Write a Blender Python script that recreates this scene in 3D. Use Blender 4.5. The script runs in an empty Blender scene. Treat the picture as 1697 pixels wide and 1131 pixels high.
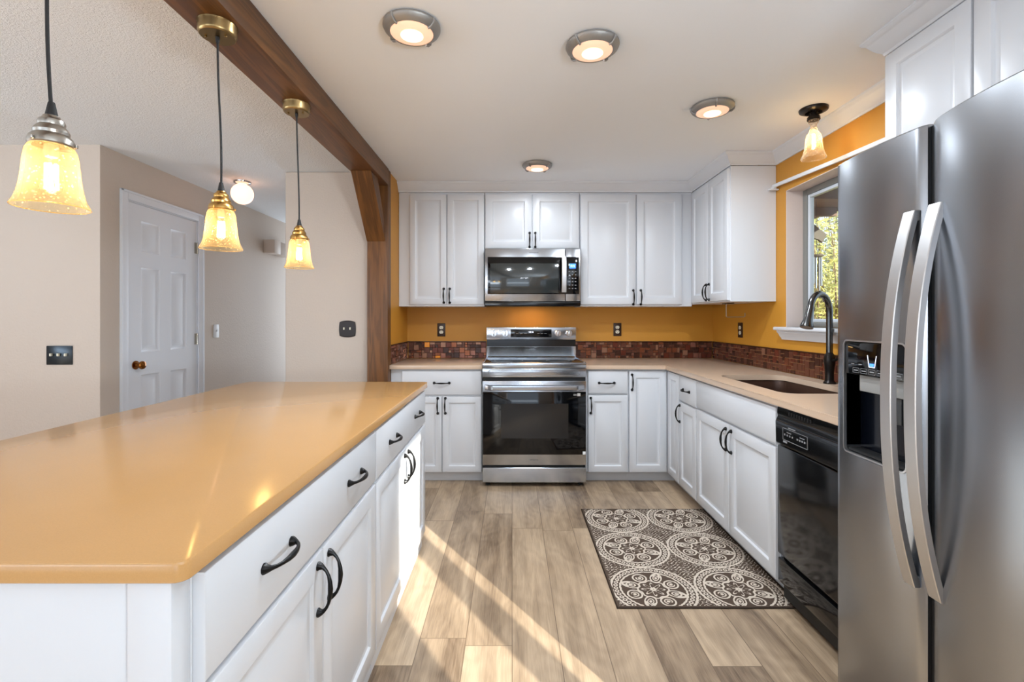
import bpy, bmesh, math, random
from mathutils import Vector, Matrix
R = random.Random(7)
PI = math.pi
SC = bpy.context.scene
COL = SC.collection

# ------------------------------------------------------------------ camera
CAMH = 1.235
FPX = 790.0
cd = bpy.data.cameras.new('camera'); cam = bpy.data.objects.new('camera', cd); COL.objects.link(cam)
cam.location = (0, 0, CAMH); cam.rotation_euler = (PI/2, 0, 0)
cd.sensor_width = 36; cd.lens = FPX/1697*36
cd.shift_x = 0.0; cd.shift_y = -36.5/1697
cd.clip_start = 0.02; cd.clip_end = 200
SC.camera = cam

# ------------------------------------------------------------------ world, sun, fill lights, exposure
w = bpy.data.worlds.new('world'); SC.world = w; w.use_nodes = True
bg = w.node_tree.nodes['Background']
bg.inputs[0].default_value = (0.72, 0.84, 1.0, 1); bg.inputs[1].default_value = 1.5
SUN_DIR = Vector((-0.56, 0.83, -0.325))
sl = bpy.data.lights.new('sun', 'SUN'); sl.energy = 12.5; sl.angle = math.radians(0.4); sl.color = (1.0, 0.95, 0.88)
so = bpy.data.objects.new('sun', sl); COL.objects.link(so)
so.rotation_euler = SUN_DIR.to_track_quat('-Z', 'Y').to_euler(); so.location = (6, -8, 5)

def fill_light(name, loc, dirv, sx, sy, power, color=(0.76, 0.88, 1.0), portal=False):  # area lamp added as fill at an opening
    l = bpy.data.lights.new(name, 'AREA'); l.shape = 'RECTANGLE'; l.size = sx; l.size_y = sy
    l.energy = power; l.color = color
    if portal: l.cycles.is_portal = True
    o = bpy.data.objects.new(name, l); COL.objects.link(o); o.location = loc
    o.rotation_euler = Vector(dirv).to_track_quat('-Z', 'Y').to_euler()
    return o
# fill lamps added at unseen openings; most tilt up to brighten the ceiling
fill_light('patio_fill_light', (1.93, -1.0, 1.03), (-1, .35, 1.9), .9, .5, 125)
fill_light('rear_fill_light', (-0.35, -3.12, 1.25), (0, 1, 2.6), 2.1, .5, 10)
fill_light('living_fill_light', (-3.2, -3.12, 1.25), (0, 1, 1.8), 2.1, .8, 34)
fill_light('side_fill_light', (-4.96, 0.2, 1.35), (1, 0, 1.6), 2.3, .8, 62)
fill_light('hall_fill_light', (-2.15, 6.56, 1.3), (0, -1, .2), .8, 1.8, 15)  # unseen lamp added to brighten the dark hall
SC.view_settings.view_transform = 'Standard'; SC.view_settings.look = 'None'
SC.view_settings.gamma = 1; SC.view_settings.use_curve_mapping = False
SC.view_settings.exposure = 0.48
SC.cycles.use_denoising = True
SC.cycles.sample_clamp_indirect = 6.0
SC.cycles.caustics_reflective = False; SC.cycles.caustics_refractive = False

# ------------------------------------------------------------------ materials
def lin(c):
    out = []
    for v in c:
        v /= 255.0
        out.append(v/12.92 if v <= .04045 else ((v+.055)/1.055)**2.4)
    return (*out, 1)
def newmat(name):
    m = bpy.data.materials.new(name); m.use_nodes = True
    nt = m.node_tree; return m, nt, nt.nodes['Principled BSDF']
def N(nt, typ, **kw):
    n = nt.nodes.new(typ)
    for k, v in kw.items(): setattr(n, k, v)
    return n
def L(nt, a, b): nt.links.new(a, b)
def noise_bump(nt, b, scale, strength, dist=0.002, detail=3, rough=.6, stretch=None):
    tc = N(nt, 'ShaderNodeTexCoord'); ns = N(nt, 'ShaderNodeTexNoise')
    ns.inputs['Scale'].default_value = scale; ns.inputs['Detail'].default_value = detail; ns.inputs['Roughness'].default_value = rough
    if stretch:
        mp = N(nt, 'ShaderNodeMapping'); mp.inputs['Scale'].default_value = stretch
        L(nt, tc.outputs['Object'], mp.inputs['Vector']); L(nt, mp.outputs[0], ns.inputs['Vector'])
    else: L(nt, tc.outputs['Object'], ns.inputs['Vector'])
    bp = N(nt, 'ShaderNodeBump'); bp.inputs['Strength'].default_value = strength; bp.inputs['Distance'].default_value = dist
    L(nt, ns.outputs[0], bp.inputs['Height']); L(nt, bp.outputs[0], b.inputs['Normal'])
    return tc, ns, bp
def flat(name, rgb, rough=.5, metal=0.0, bump=None, spec=.5, coat=0, vary=0):
    m, nt, b = newmat(name)
    b.inputs['Base Color'].default_value = lin(rgb); b.inputs['Roughness'].default_value = rough
    b.inputs['Metallic'].default_value = metal; b.inputs['Specular IOR Level'].default_value = spec
    b.inputs['Coat Weight'].default_value = coat
    if bump: noise_bump(nt, b, *bump)
    if vary:
        tc = N(nt, 'ShaderNodeTexCoord'); ns = N(nt, 'ShaderNodeTexNoise'); ns.inputs['Scale'].default_value = 2.5
        L(nt, tc.outputs['Object'], ns.inputs['Vector'])
        mx = N(nt, 'ShaderNodeMixRGB'); c = lin(rgb)
        mx.inputs[1].default_value = tuple(x*(1-vary) for x in c[:3])+(1,); mx.inputs[2].default_value = tuple(min(1, x*(1+vary)) for x in c[:3])+(1,)
        L(nt, ns.outputs[0], mx.inputs[0]); L(nt, mx.outputs[0], b.inputs['Base Color'])
    return m
def emis(name, rgb, strength):
    m, nt, b = newmat(name)
    b.inputs['Base Color'].default_value = lin(rgb); b.inputs['Emission Color'].default_value = lin(rgb)
    b.inputs['Emission Strength'].default_value = strength; return m
M = {}
M['white'] = flat('painted_white', (211, 213, 217), .34, bump=(60, .04, .001), vary=.01)
M['trim'] = flat('trim_white', (216, 218, 222), .38, bump=(60, .04, .001))
M['doorwhite'] = flat('door_white', (220, 224, 232), .42, bump=(90, .05, .001))
M['ochre'] = flat('ochre_paint', (196, 137, 46), .5, bump=(140, .25, .002), vary=.03)
M['beige'] = flat('beige_paint', (198, 185, 173), .6, bump=(70, .5, .004), vary=.015)
M['ceil'] = flat('ceiling_paint', (243, 246, 250), .7, bump=(80, .06, .001), vary=.01)
M['popcorn'] = flat('popcorn_ceiling', (238, 240, 242), .9, bump=(110, .9, .009, 3, .75))
M['black_iron'] = flat('black_iron', (22, 21, 21), .35, .6)
M['bronze'] = flat('dark_bronze', (40, 36, 34), .3, .8)
M['gunmetal'] = flat('gunmetal', (92, 92, 92), .22, 1.0)
M['nickel'] = flat('brushed_nickel', (165, 160, 152), .3, 1.0, bump=(300, .1, .0005))
M['brass'] = flat('antique_brass', (186, 146, 84), .28, 1.0, bump=(200, .05, .0005))
M['oldbrass'] = flat('aged_brass', (148, 124, 84), .32, 1.0, bump=(200, .05, .0005))
M['ring'] = flat('hammered_grey_metal', (160, 158, 155), .48, .75, bump=(260, .3, .001))
M['chrome'] = flat('chrome', (210, 210, 212), .12, 1.0)
M['cord'] = flat('black_cord', (20, 18, 18), .7)
M['cream'] = flat('cream_plastic', (225, 220, 200), .4)
M['plate'] = flat('dark_metal_plate', (45, 52, 58), .25, .7)
M['brownplate'] = flat('brown_plate', (52, 34, 24), .35, .3)
M['blackglass'] = flat('black_glass', (6, 7, 9), .06, 0, spec=.5)
M['black'] = flat('black_gloss_plastic', (14, 14, 15), .12)
M['blackmatt'] = flat('black_matt', (10, 10, 10), .6)
M['ovenwin'] = flat('oven_window', (20, 22, 25), .12)
M['mwwin'] = flat('microwave_window', (46, 50, 50), .08, spec=.8)
M['darkgrey'] = flat('dark_grey_plastic', (60, 62, 64), .4)
M['grey'] = flat('grey_plastic', (150, 150, 148), .4)
M['navy'] = flat('navy_black_liner', (9, 12, 20), .18)
M['sink'] = flat('sink_composite', (70, 48, 38), .35, .3, bump=(400, .1, .0005))
M['earth'] = flat('garden_soil', (120, 110, 70), .9, bump=(4, .5, .05))
M['eave'] = flat('eave_wood', (92, 66, 44), .8, bump=(20, .3, .004))
M['driftwood'] = flat('driftwood', (74, 68, 56), .8, bump=(60, .4, .002))
M['vinyl'] = flat('window_vinyl', (205, 212, 220), .35)
M['framegrey'] = flat('window_frame_grey', (128, 128, 124), .4)
M['blocker_siding'] = flat('blocker_siding', (140, 130, 118), .8, bump=(20, .3, .004))
M['bark'] = flat('bark', (120, 102, 72), .9, bump=(30, .6, .01))
M['lens'] = emis('frosted_lens', (255, 214, 182), .40)
M['lensc'] = emis('lens_centre', (255, 240, 215), 1.2)
M['bulb'] = emis('glowing_bulb', (255, 214, 150), 75.0)
M['globe'] = emis('globe_glass', (255, 198, 165), 1.5)
M['blue'] = emis('blue_display', (70, 130, 255), 1.3)
M['whiteled'] = emis('white_display', (235, 240, 255), 1.2)
M['grayprint'] = flat('grey_print', (150, 150, 152), .5)
M['logo'] = flat('logo_print', (90, 90, 92), .4, .5)
M['label'] = flat('paper_label', (235, 235, 235), .5)

def leafmat(name, a, bcol):
    m, nt, b = newmat(name)
    tc = N(nt, 'ShaderNodeTexCoord'); ns = N(nt, 'ShaderNodeTexNoise'); ns.inputs['Scale'].default_value = 9
    L(nt, tc.outputs['Object'], ns.inputs['Vector'])
    rp = N(nt, 'ShaderNodeValToRGB'); rp.color_ramp.elements[0].color = lin(a); rp.color_ramp.elements[1].color = lin(bcol)
    rp.color_ramp.elements[0].position = .35; rp.color_ramp.elements[1].position = .65
    L(nt, ns.outputs[0], rp.inputs[0]); L(nt, rp.outputs[0], b.inputs['Base Color'])
    b.inputs['Roughness'].default_value = .6
    tr = N(nt, 'ShaderNodeBsdfTranslucent'); L(nt, rp.outputs[0], tr.inputs[0])
    mx = N(nt, 'ShaderNodeMixShader'); mx.inputs[0].default_value = .45
    L(nt, b.outputs[0], mx.inputs[1]); L(nt, tr.outputs[0], mx.inputs[2])
    L(nt, mx.outputs[0], nt.nodes['Material Output'].inputs[0]); return m
M['leafy'] = leafmat('yellow_green_leaves', (222, 212, 130), (158, 160, 88))
M['leafg'] = leafmat('green_leaves', (128, 136, 88), (190, 190, 124))
M['leafd'] = leafmat('dark_green_leaves', (84, 92, 70), (120, 126, 96))

def steel(name, rgb, rough, axis, bs=.06):
    m, nt, b = newmat(name)
    st = {'x': (3, 400, 400), 'z': (400, 400, 3), 'y': (400, 3, 400)}[axis]
    b.inputs['Metallic'].default_value = 1.0
    tc, ns, bp = noise_bump(nt, b, 1.0, .06, .0006, 2, .5, st)
    mr = N(nt, 'ShaderNodeMapRange'); mr.inputs['To Min'].default_value = rough-bs; mr.inputs['To Max'].default_value = rough+bs
    L(nt, ns.outputs[0], mr.inputs[0]); L(nt, mr.outputs[0], b.inputs['Roughness']); bp.inputs['Strength'].default_value = bs
    b.inputs['Base Color'].default_value = lin(rgb); return m
M['steelx'] = steel('stainless_horizontal', (190, 195, 202), .20, 'x')
M['steelz'] = steel('stainless_vertical', (160, 163, 168), .25, 'z', .003)
M['steeld'] = steel('stainless_fridge_handle', (205, 205, 206), .36, 'z', .004)

def schlick(nt, f0=.045):
    lw = N(nt, 'ShaderNodeLayerWeight'); lw.inputs[0].default_value = .5
    p = N(nt, 'ShaderNodeMath', operation='POWER'); p.inputs[1].default_value = 5.0; L(nt, lw.outputs['Facing'], p.inputs[0])
    q = N(nt, 'ShaderNodeMath', operation='MULTIPLY_ADD'); q.inputs[1].default_value = 1-f0; q.inputs[2].default_value = f0
    L(nt, p.outputs[0], q.inputs[0]); return q.outputs[0]
def glass_pane():
    m, nt, b = newmat('window_glass'); nt.nodes.remove(b)
    t = N(nt, 'ShaderNodeBsdfTransparent'); t.inputs[0].default_value = (.96, .98, .97, 1)
    g = N(nt, 'ShaderNodeBsdfGlossy'); g.inputs['Roughness'].default_value = .01
    f = schlick(nt)
    mx = N(nt, 'ShaderNodeMixShader'); L(nt, f, mx.inputs[0]); L(nt, t.outputs[0], mx.inputs[1]); L(nt, g.outputs[0], mx.inputs[2])
    L(nt, mx.outputs[0], nt.nodes['Material Output'].inputs[0]); return m
M['pane'] = glass_pane()
def seeded_glass(name, tint, dif, difamt):
    m, nt, b = newmat(name); nt.nodes.remove(b)
    tc = N(nt, 'ShaderNodeTexCoord'); vo = N(nt, 'ShaderNodeTexVoronoi'); vo.inputs['Scale'].default_value = 120
    L(nt, tc.outputs['Object'], vo.inputs['Vector'])
    rp = N(nt, 'ShaderNodeValToRGB'); rp.color_ramp.elements[0].color = (1, 1, 1, 1); rp.color_ramp.elements[1].color = (0, 0, 0, 1)
    rp.color_ramp.elements[0].position = .12; rp.color_ramp.elements[1].position = .26
    L(nt, vo.outputs['Distance'], rp.inputs[0])
    bp = N(nt, 'ShaderNodeBump'); bp.inputs['Strength'].default_value = .25; bp.inputs['Distance'].default_value = .0006
    L(nt, rp.outputs[0], bp.inputs['Height'])
    t = N(nt, 'ShaderNodeBsdfTransparent'); t.inputs[0].default_value = tint
    g = N(nt, 'ShaderNodeBsdfGlossy'); g.inputs['Roughness'].default_value = .05; L(nt, bp.outputs[0], g.inputs['Normal'])
    d = N(nt, 'ShaderNodeBsdfTranslucent'); d.inputs[0].default_value = dif
    df = N(nt, 'ShaderNodeBsdfDiffuse'); df.inputs[0].default_value = dif
    dm = N(nt, 'ShaderNodeMixShader'); dm.inputs[0].default_value = .35
    L(nt, d.outputs[0], dm.inputs[1]); L(nt, df.outputs[0], dm.inputs[2])
    lw = N(nt, 'ShaderNodeLayerWeight'); lw.inputs[0].default_value = .35
    ma = N(nt, 'ShaderNodeMath', operation='MULTIPLY_ADD'); ma.inputs[1].default_value = .5; ma.inputs[2].default_value = difamt
    L(nt, lw.outputs['Facing'], ma.inputs[0])
    mb = N(nt, 'ShaderNodeMath', operation='MULTIPLY_ADD'); mb.inputs[1].default_value = .8; mb.use_clamp = True
    L(nt, rp.outputs[0], mb.inputs[0]); L(nt, ma.outputs[0], mb.inputs[2])
    m1 = N(nt, 'ShaderNodeMixShader'); L(nt, mb.outputs[0], m1.inputs[0]); L(nt, t.outputs[0], m1.inputs[1]); L(nt, dm.outputs[0], m1.inputs[2])
    m2 = N(nt, 'ShaderNodeMixShader'); L(nt, schlick(nt), m2.inputs[0]); L(nt, m1.outputs[0], m2.inputs[1]); L(nt, g.outputs[0], m2.inputs[2])
    L(nt, m2.outputs[0], nt.nodes['Material Output'].inputs[0]); return m
M['amber'] = seeded_glass('amber_seeded_glass', (1.0, .90, .66, 1), (1.0, .80, .46, 1), .10)
M['clearseed'] = seeded_glass('clear_seeded_glass', (1.0, .95, .88, 1), (1.0, .82, .6, 1), .10)

def wood(name, a, bcol, axis, rough=.45):
    m, nt, b = newmat(name)
    tc = N(nt, 'ShaderNodeTexCoord'); mp = N(nt, 'ShaderNodeMapping')
    mp.inputs['Scale'].default_value = {'y': (14, 1.1, 14), 'z': (14, 14, 1.1)}[axis]
    L(nt, tc.outputs['Object'], mp.inputs['Vector'])
    n1 = N(nt, 'ShaderNodeTexNoise'); n1.inputs['Scale'].default_value = 1.3; n1.inputs['Detail'].default_value = 4; n1.inputs['Distortion'].default_value = .7
    L(nt, mp.outputs[0], n1.inputs['Vector'])
    wv = N(nt, 'ShaderNodeMath', operation='MULTIPLY'); wv.inputs[1].default_value = 26
    L(nt, n1.outputs[0], wv.inputs[0])
    sn = N(nt, 'ShaderNodeMath', operation='SINE'); L(nt, wv.outputs[0], sn.inputs[0])
    mr = N(nt, 'ShaderNodeMapRange'); mr.inputs['From Min'].default_value = -1; mr.inputs['To Min'].default_value = .25; mr.inputs['To Max'].default_value = .75
    L(nt, sn.outputs[0], mr.inputs[0])
    n2 = N(nt, 'ShaderNodeTexNoise'); n2.inputs['Scale'].default_value = 2.0; n2.inputs['Detail'].default_value = 3
    L(nt, tc.outputs['Object'], n2.inputs['Vector'])
    av = N(nt, 'ShaderNodeMixRGB'); av.inputs[0].default_value = .5; L(nt, mr.outputs[0], av.inputs[1]); L(nt, n2.outputs[0], av.inputs[2])
    rp = N(nt, 'ShaderNodeValToRGB'); rp.color_ramp.elements[0].color = lin(a); rp.color_ramp.elements[1].color = lin(bcol)
    rp.color_ramp.elements[0].position = .3; rp.color_ramp.elements[1].position = .7
    L(nt, av.outputs[0], rp.inputs[0]); L(nt, rp.outputs[0], b.inputs['Base Color'])
    b.inputs['Roughness'].default_value = rough
    bp = N(nt, 'ShaderNodeBump'); bp.inputs['Strength'].default_value = .12; bp.inputs['Distance'].default_value = .002
    L(nt, mr.outputs[0], bp.inputs['Height']); L(nt, bp.outputs[0], b.inputs['Normal']); return m
M['beamy'] = wood('stained_beam_wood', (82, 49, 18), (120, 76, 34), 'y')
M['beamz'] = wood('stained_post_wood', (82, 49, 18), (120, 76, 34), 'z')

def quartz(name, rgb, rough=.16):
    m, nt, b = newmat(name)
    tc = N(nt, 'ShaderNodeTexCoord'); n1 = N(nt, 'ShaderNodeTexNoise'); n1.inputs['Scale'].default_value = 420; n1.inputs['Detail'].default_value = 2
    n2 = N(nt, 'ShaderNodeTexNoise'); n2.inputs['Scale'].default_value = 5; n2.inputs['Detail'].default_value = 4
    L(nt, tc.outputs['Object'], n1.inputs['Vector']); L(nt, tc.outputs['Object'], n2.inputs['Vector'])
    c = lin(rgb)
    mx = N(nt, 'ShaderNodeMixRGB'); mx.inputs[1].default_value = tuple(x*.88 for x in c[:3])+(1,); mx.inputs[2].default_value = tuple(min(1, x*1.12) for x in c[:3])+(1,)
    ad = N(nt, 'ShaderNodeMixRGB'); ad.inputs[0].default_value = .35; L(nt, n1.outputs[0], ad.inputs[1]); L(nt, n2.outputs[0], ad.inputs[2])
    L(nt, ad.outputs[0], mx.inputs[0]); L(nt, mx.outputs[0], b.inputs['Base Color'])
    b.inputs['Roughness'].default_value = rough; return m
M['quartz_island'] = quartz('tan_quartz', (190, 146, 94))
M['quartz'] = quartz('beige_quartz', (206, 180, 156))

def floor_mat():
    m, nt, b = newmat('vinyl_plank')
    def math_(op, a, b_=None, c=None):
        n = N(nt, 'ShaderNodeMath', operation=op)
        for i, v in enumerate((a, b_, c)):
            if v is None: continue
            if isinstance(v, (int, float)): n.inputs[i].default_value = v
            else: L(nt, v, n.inputs[i])
        return n.outputs[0]
    tc = N(nt, 'ShaderNodeTexCoord'); sp = N(nt, 'ShaderNodeSeparateXYZ'); L(nt, tc.outputs['Object'], sp.inputs[0])
    X, Y = sp.outputs[0], sp.outputs[1]
    u = math_('DIVIDE', math_('ADD', X, .355+17.8), .178); row = math_('FLOOR', u)
    wn = N(nt, 'ShaderNodeTexWhiteNoise', noise_dimensions='1D'); L(nt, row, wn.inputs['W'])
    v = math_('ADD', math_('DIVIDE', Y, 1.22), math_('MULTIPLY', wn.outputs[0], 7.3)); pl = math_('FLOOR', v)
    cb = N(nt, 'ShaderNodeCombineXYZ'); L(nt, row, cb.inputs[0]); L(nt, pl, cb.inputs[1])
    w2 = N(nt, 'ShaderNodeTexWhiteNoise', noise_dimensions='2D'); L(nt, cb.outputs[0], w2.inputs['Vector'])
    # grain coordinates, shifted per plank
    cg = N(nt, 'ShaderNodeCombineXYZ')
    L(nt, math_('ADD', math_('MULTIPLY', X, 11), math_('MULTIPLY', w2.outputs[0], 37)), cg.inputs[0])
    L(nt, math_('ADD', math_('MULTIPLY', Y, 1.5), math_('MULTIPLY', w2.outputs[0], 91)), cg.inputs[1])
    n1 = N(nt, 'ShaderNodeTexNoise'); n1.inputs['Scale'].default_value = 1.1; n1.inputs['Detail'].default_value = 4; n1.inputs['Distortion'].default_value = .6
    L(nt, cg.outputs[0], n1.inputs['Vector'])
    cf = N(nt, 'ShaderNodeCombineXYZ')
    L(nt, math_('ADD', math_('MULTIPLY', X, 150), math_('MULTIPLY', w2.outputs[0], 37)), cf.inputs[0]); L(nt, math_('MULTIPLY', Y, 6), cf.inputs[1])
    n2 = N(nt, 'ShaderNodeTexNoise'); n2.inputs['Scale'].default_value = 1.0; n2.inputs['Detail'].default_value = 4; n2.inputs['Roughness'].default_value = .7; n2.inputs['Distortion'].default_value = .8
    L(nt, cf.outputs[0], n2.inputs['Vector'])
    n3 = N(nt, 'ShaderNodeTexNoise'); n3.inputs['Scale'].default_value = .8; n3.inputs['Detail'].default_value = 2
    c3 = N(nt, 'ShaderNodeCombineXYZ'); L(nt, math_('ADD', math_('MULTIPLY', X, 5), math_('MULTIPLY', w2.outputs[0], 11)), c3.inputs[0]); L(nt, math_('MULTIPLY', Y, 2.2), c3.inputs[1]); L(nt, c3.outputs[0], n3.inputs['Vector'])
    rings = math_('SINE', math_('MULTIPLY', n3.outputs[0], 70))
    val = math_('ADD', math_('ADD', math_('MULTIPLY', n1.outputs[0], .60), math_('MULTIPLY', n2.outputs[0], .34)),
                math_('ADD', math_('MULTIPLY', w2.outputs[0], .26), math_('MULTIPLY', rings, .022)))
    rp = N(nt, 'ShaderNodeValToRGB'); e = rp.color_ramp.elements
    e[0].position = .36; e[0].color = lin((96, 76, 58)); e[1].position = .80; e[1].color = lin((194, 169, 140))
    k = e.new(.58); k.color = lin((156, 133, 108))
    L(nt, val, rp.inputs[0])
    fu = math_('FRACT', u); fv = math_('FRACT', v)
    ex = math_('MINIMUM', fu, math_('SUBTRACT', 1.0, fu)); ey = math_('MULTIPLY', math_('MINIMUM', fv, math_('SUBTRACT', 1.0, fv)), 6.85)
    ed = math_('MINIMUM', ex, ey); line = math_('GREATER_THAN', ed, .009)
    mx = N(nt, 'ShaderNodeMixRGB'); mx.inputs[1].default_value = lin((112, 92, 72)); L(nt, line, mx.inputs[0]); L(nt, rp.outputs[0], mx.inputs[2])
    L(nt, mx.outputs[0], b.inputs['Base Color'])
    b.inputs['Roughness'].default_value = .36
    bp = N(nt, 'ShaderNodeBump'); bp.inputs['Strength'].default_value = .15; bp.inputs['Distance'].default_value = .001
    L(nt, n2.outputs[0], bp.inputs['Height']); L(nt, bp.outputs[0], b.inputs['Normal']); return m
M['floor'] = floor_mat()

def rug_mat():
    m, nt, b = newmat('woven_rug')
    at = N(nt, 'ShaderNodeAttribute'); at.attribute_name = 'weave'
    tc = N(nt, 'ShaderNodeTexCoord'); ns = N(nt, 'ShaderNodeTexNoise'); ns.inputs['Scale'].default_value = 220
    L(nt, tc.outputs['Object'], ns.inputs['Vector'])
    ad = N(nt, 'ShaderNodeMath', operation='MULTIPLY_ADD'); ad.inputs[1].default_value = .8; ad.inputs[2].default_value = -.4
    L(nt, ns.outputs[0], ad.inputs[0])
    a2 = N(nt, 'ShaderNodeMath', operation='ADD'); L(nt, at.outputs['Fac'], a2.inputs[0]); L(nt, ad.outputs[0], a2.inputs[1])
    rp = N(nt, 'ShaderNodeValToRGB'); e = rp.color_ramp.elements
    e[0].position = .42; e[0].color = lin((84, 70, 60)); e[1].position = .58; e[1].color = lin((206, 192, 176))
    L(nt, a2.outputs[0], rp.inputs[0]); L(nt, rp.outputs[0], b.inputs['Base Color']); b.inputs['Roughness'].default_value = .95
    b.inputs['Specular IOR Level'].default_value = .1
    bp = N(nt, 'ShaderNodeBump'); bp.inputs['Strength'].default_value = .7; bp.inputs['Distance'].default_value = .003
    L(nt, ns.outputs[0], bp.inputs['Height']); L(nt, bp.outputs[0], b.inputs['Normal']); return m
M['rug'] = rug_mat(); M['rugedge'] = flat('rug_binding', (72, 60, 52), .95, spec=.1)

TILES = [flat('tile_copper', (150, 92, 66), .22, .75), flat('tile_brown', (98, 56, 40), .28, .2), flat('tile_rose', (150, 100, 84), .2, .5),
         flat('tile_dark', (66, 36, 26), .25, .2), flat('tile_red', (104, 50, 34), .25, .3), flat('tile_tan', (160, 116, 92), .25, .5),
         flat('tile_painted_reflection', (240, 150, 45), .15, .2)]  # last entry: bright orange reflection put into the tile colour
M['grout'] = flat('tile_grout', (84, 60, 44), .7)
M['groutlight'] = flat('tile_grout_copper', (176, 132, 92), .5, .3)
M['tiletrim'] = flat('dark_tile_trim', (60, 26, 18), .3)

# ------------------------------------------------------------------ mesh helpers
def B(): return bmesh.new()
def box(bm, x0, x1, y0, y1, z0, z1, bev=0.0, seg=2):
    x0, x1 = min(x0, x1), max(x0, x1); y0, y1 = min(y0, y1), max(y0, y1); z0, z1 = min(z0, z1), max(z0, z1)
    r = bmesh.ops.create_cube(bm, size=1.0); vs = r['verts']
    bmesh.ops.scale(bm, vec=(x1-x0, y1-y0, z1-z0), verts=vs)
    bmesh.ops.translate(bm, vec=((x0+x1)/2, (y0+y1)/2, (z0+z1)/2), verts=vs)
    if bev > 0:
        bev = min(bev, .45*min(x1-x0, y1-y0, z1-z0))
        es = list({e for v in vs for e in v.link_edges})
        bmesh.ops.bevel(bm, geom=es, offset=bev, segments=seg, affect='EDGES', profile=.5)
    return bm
def loft(bm, rings, closed=True, cap0=True, cap1=True):
    vr = [[bm.verts.new(p) for p in r] for r in rings]
    n = len(rings[0])
    for a, b in zip(vr[:-1], vr[1:]):
        for i in range(n if closed else n-1):
            j = (i+1) % n
            try: bm.faces.new((a[i], a[j], b[j], b[i]))
            except ValueError: pass
    if cap0 and closed: bm.faces.new(list(reversed(vr[0])))
    if cap1 and closed: bm.faces.new(vr[-1])
    return vr
def lathe(bm, prof, cx=0, cy=0, cz=0, n=40, cap=False, sx=1.0, sy=1.0):
    rings = []
    for r, z in prof:
        rings.append([(cx+sx*r*math.cos(2*PI*i/n), cy+sy*r*math.sin(2*PI*i/n), cz+z) for i in range(n)])
    loft(bm, rings, True, cap, cap); return bm
def tube(bm, pts, rad, n=10, cap=True):
    pts = [Vector(p) for p in pts]
    if not hasattr(rad, '__len__'): rad = [rad]*len(pts)
    rings = []; up = None
    for i, p in enumerate(pts):
        t = (pts[min(i+1, len(pts)-1)]-pts[max(i-1, 0)]).normalized()
        if up is None:
            a = Vector((0, 0, 1)) if abs(t.z) < .9 else Vector((1, 0, 0)); up = (a-t*a.dot(t)).normalized()
        else: up = (up-t*up.dot(t)).normalized()
        s = t.cross(up)
        rings.append([tuple(p+(up*math.cos(2*PI*k/n)+s*math.sin(2*PI*k/n))*rad[i]) for k in range(n)])
    loft(bm, rings, True, cap, cap); return bm
def disc_y(bm, cx, cy, cz, r, t, n=28, bev=.0015):
    """disc facing -Y, thickness t towards -Y"""
    prof = [(r, 0), (r, t-bev), (r-bev, t), (.0001, t)]
    rings = [[(cx+a*math.cos(2*PI*i/n), cy-d, cz+a*math.sin(2*PI*i/n)) for i in range(n)] for a, d in prof]
    loft(bm, rings, True, True, False); return bm
def rrect(w, h, r, n=5):
    """rounded rectangle outline, centred, list of (u,v)"""
    out = []
    for cx, cy, a0 in ((w/2-r, h/2-r, 0), (-w/2+r, h/2-r, PI/2), (-w/2+r, -h/2+r, PI), (w/2-r, -h/2+r, 3*PI/2)):
        for k in range(n+1):
            a = a0+PI/2*k/n; out.append((cx+r*math.cos(a), cy+r*math.sin(a)))
    return out
def panel_front(bm, x0, x1, z0, z1, y0, t, stile=.055, kind='panel'):
    """cabinet door or drawer front, back at y0, face at y0-t; recessed centre panel with bevelled edge"""
    prof = [(0, 0), (0, t-.004), (.001, t-.0015), (.0035, t)]
    if kind == 'panel':
        prof += [(stile, t), (stile+.003, t-.002), (stile+.007, t-.0075), (stile+.012, t-.0085), (stile+.020, t-.0085), (stile+.024, t-.0065)]
    rings = []
    for ins, d in prof:
        rings.append([(x0+ins, y0-d, z0+ins), (x1-ins, y0-d, z0+ins), (x1-ins, y0-d, z1-ins), (x0+ins, y0-d, z1-ins)])
    loft(bm, rings); return bm
def arc_pull(bm, cx, y0, cz, vertical=True, Lh=.056, out=.030):
    prof = [(-1.0, 0, .0108), (-1.0, .003, .0106), (-.985, .008, .0078), (-.93, .0140, .0048), (-.80, .0205, .0038), (-.60, .0258, .0039), (-.30, .0295, .0054), (0, .0305, .0064)]
    prof = prof + [(-a, b, c) for a, b, c in reversed(prof[:-1])]
    pts = []
    for a, b, c in prof:
        d = b*out/.030
        pts.append((cx, y0-d, cz+a*Lh) if vertical else (cx+a*Lh, y0-d, cz))
    tube(bm, pts, [p[2] for p in prof], 10); return bm

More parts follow.
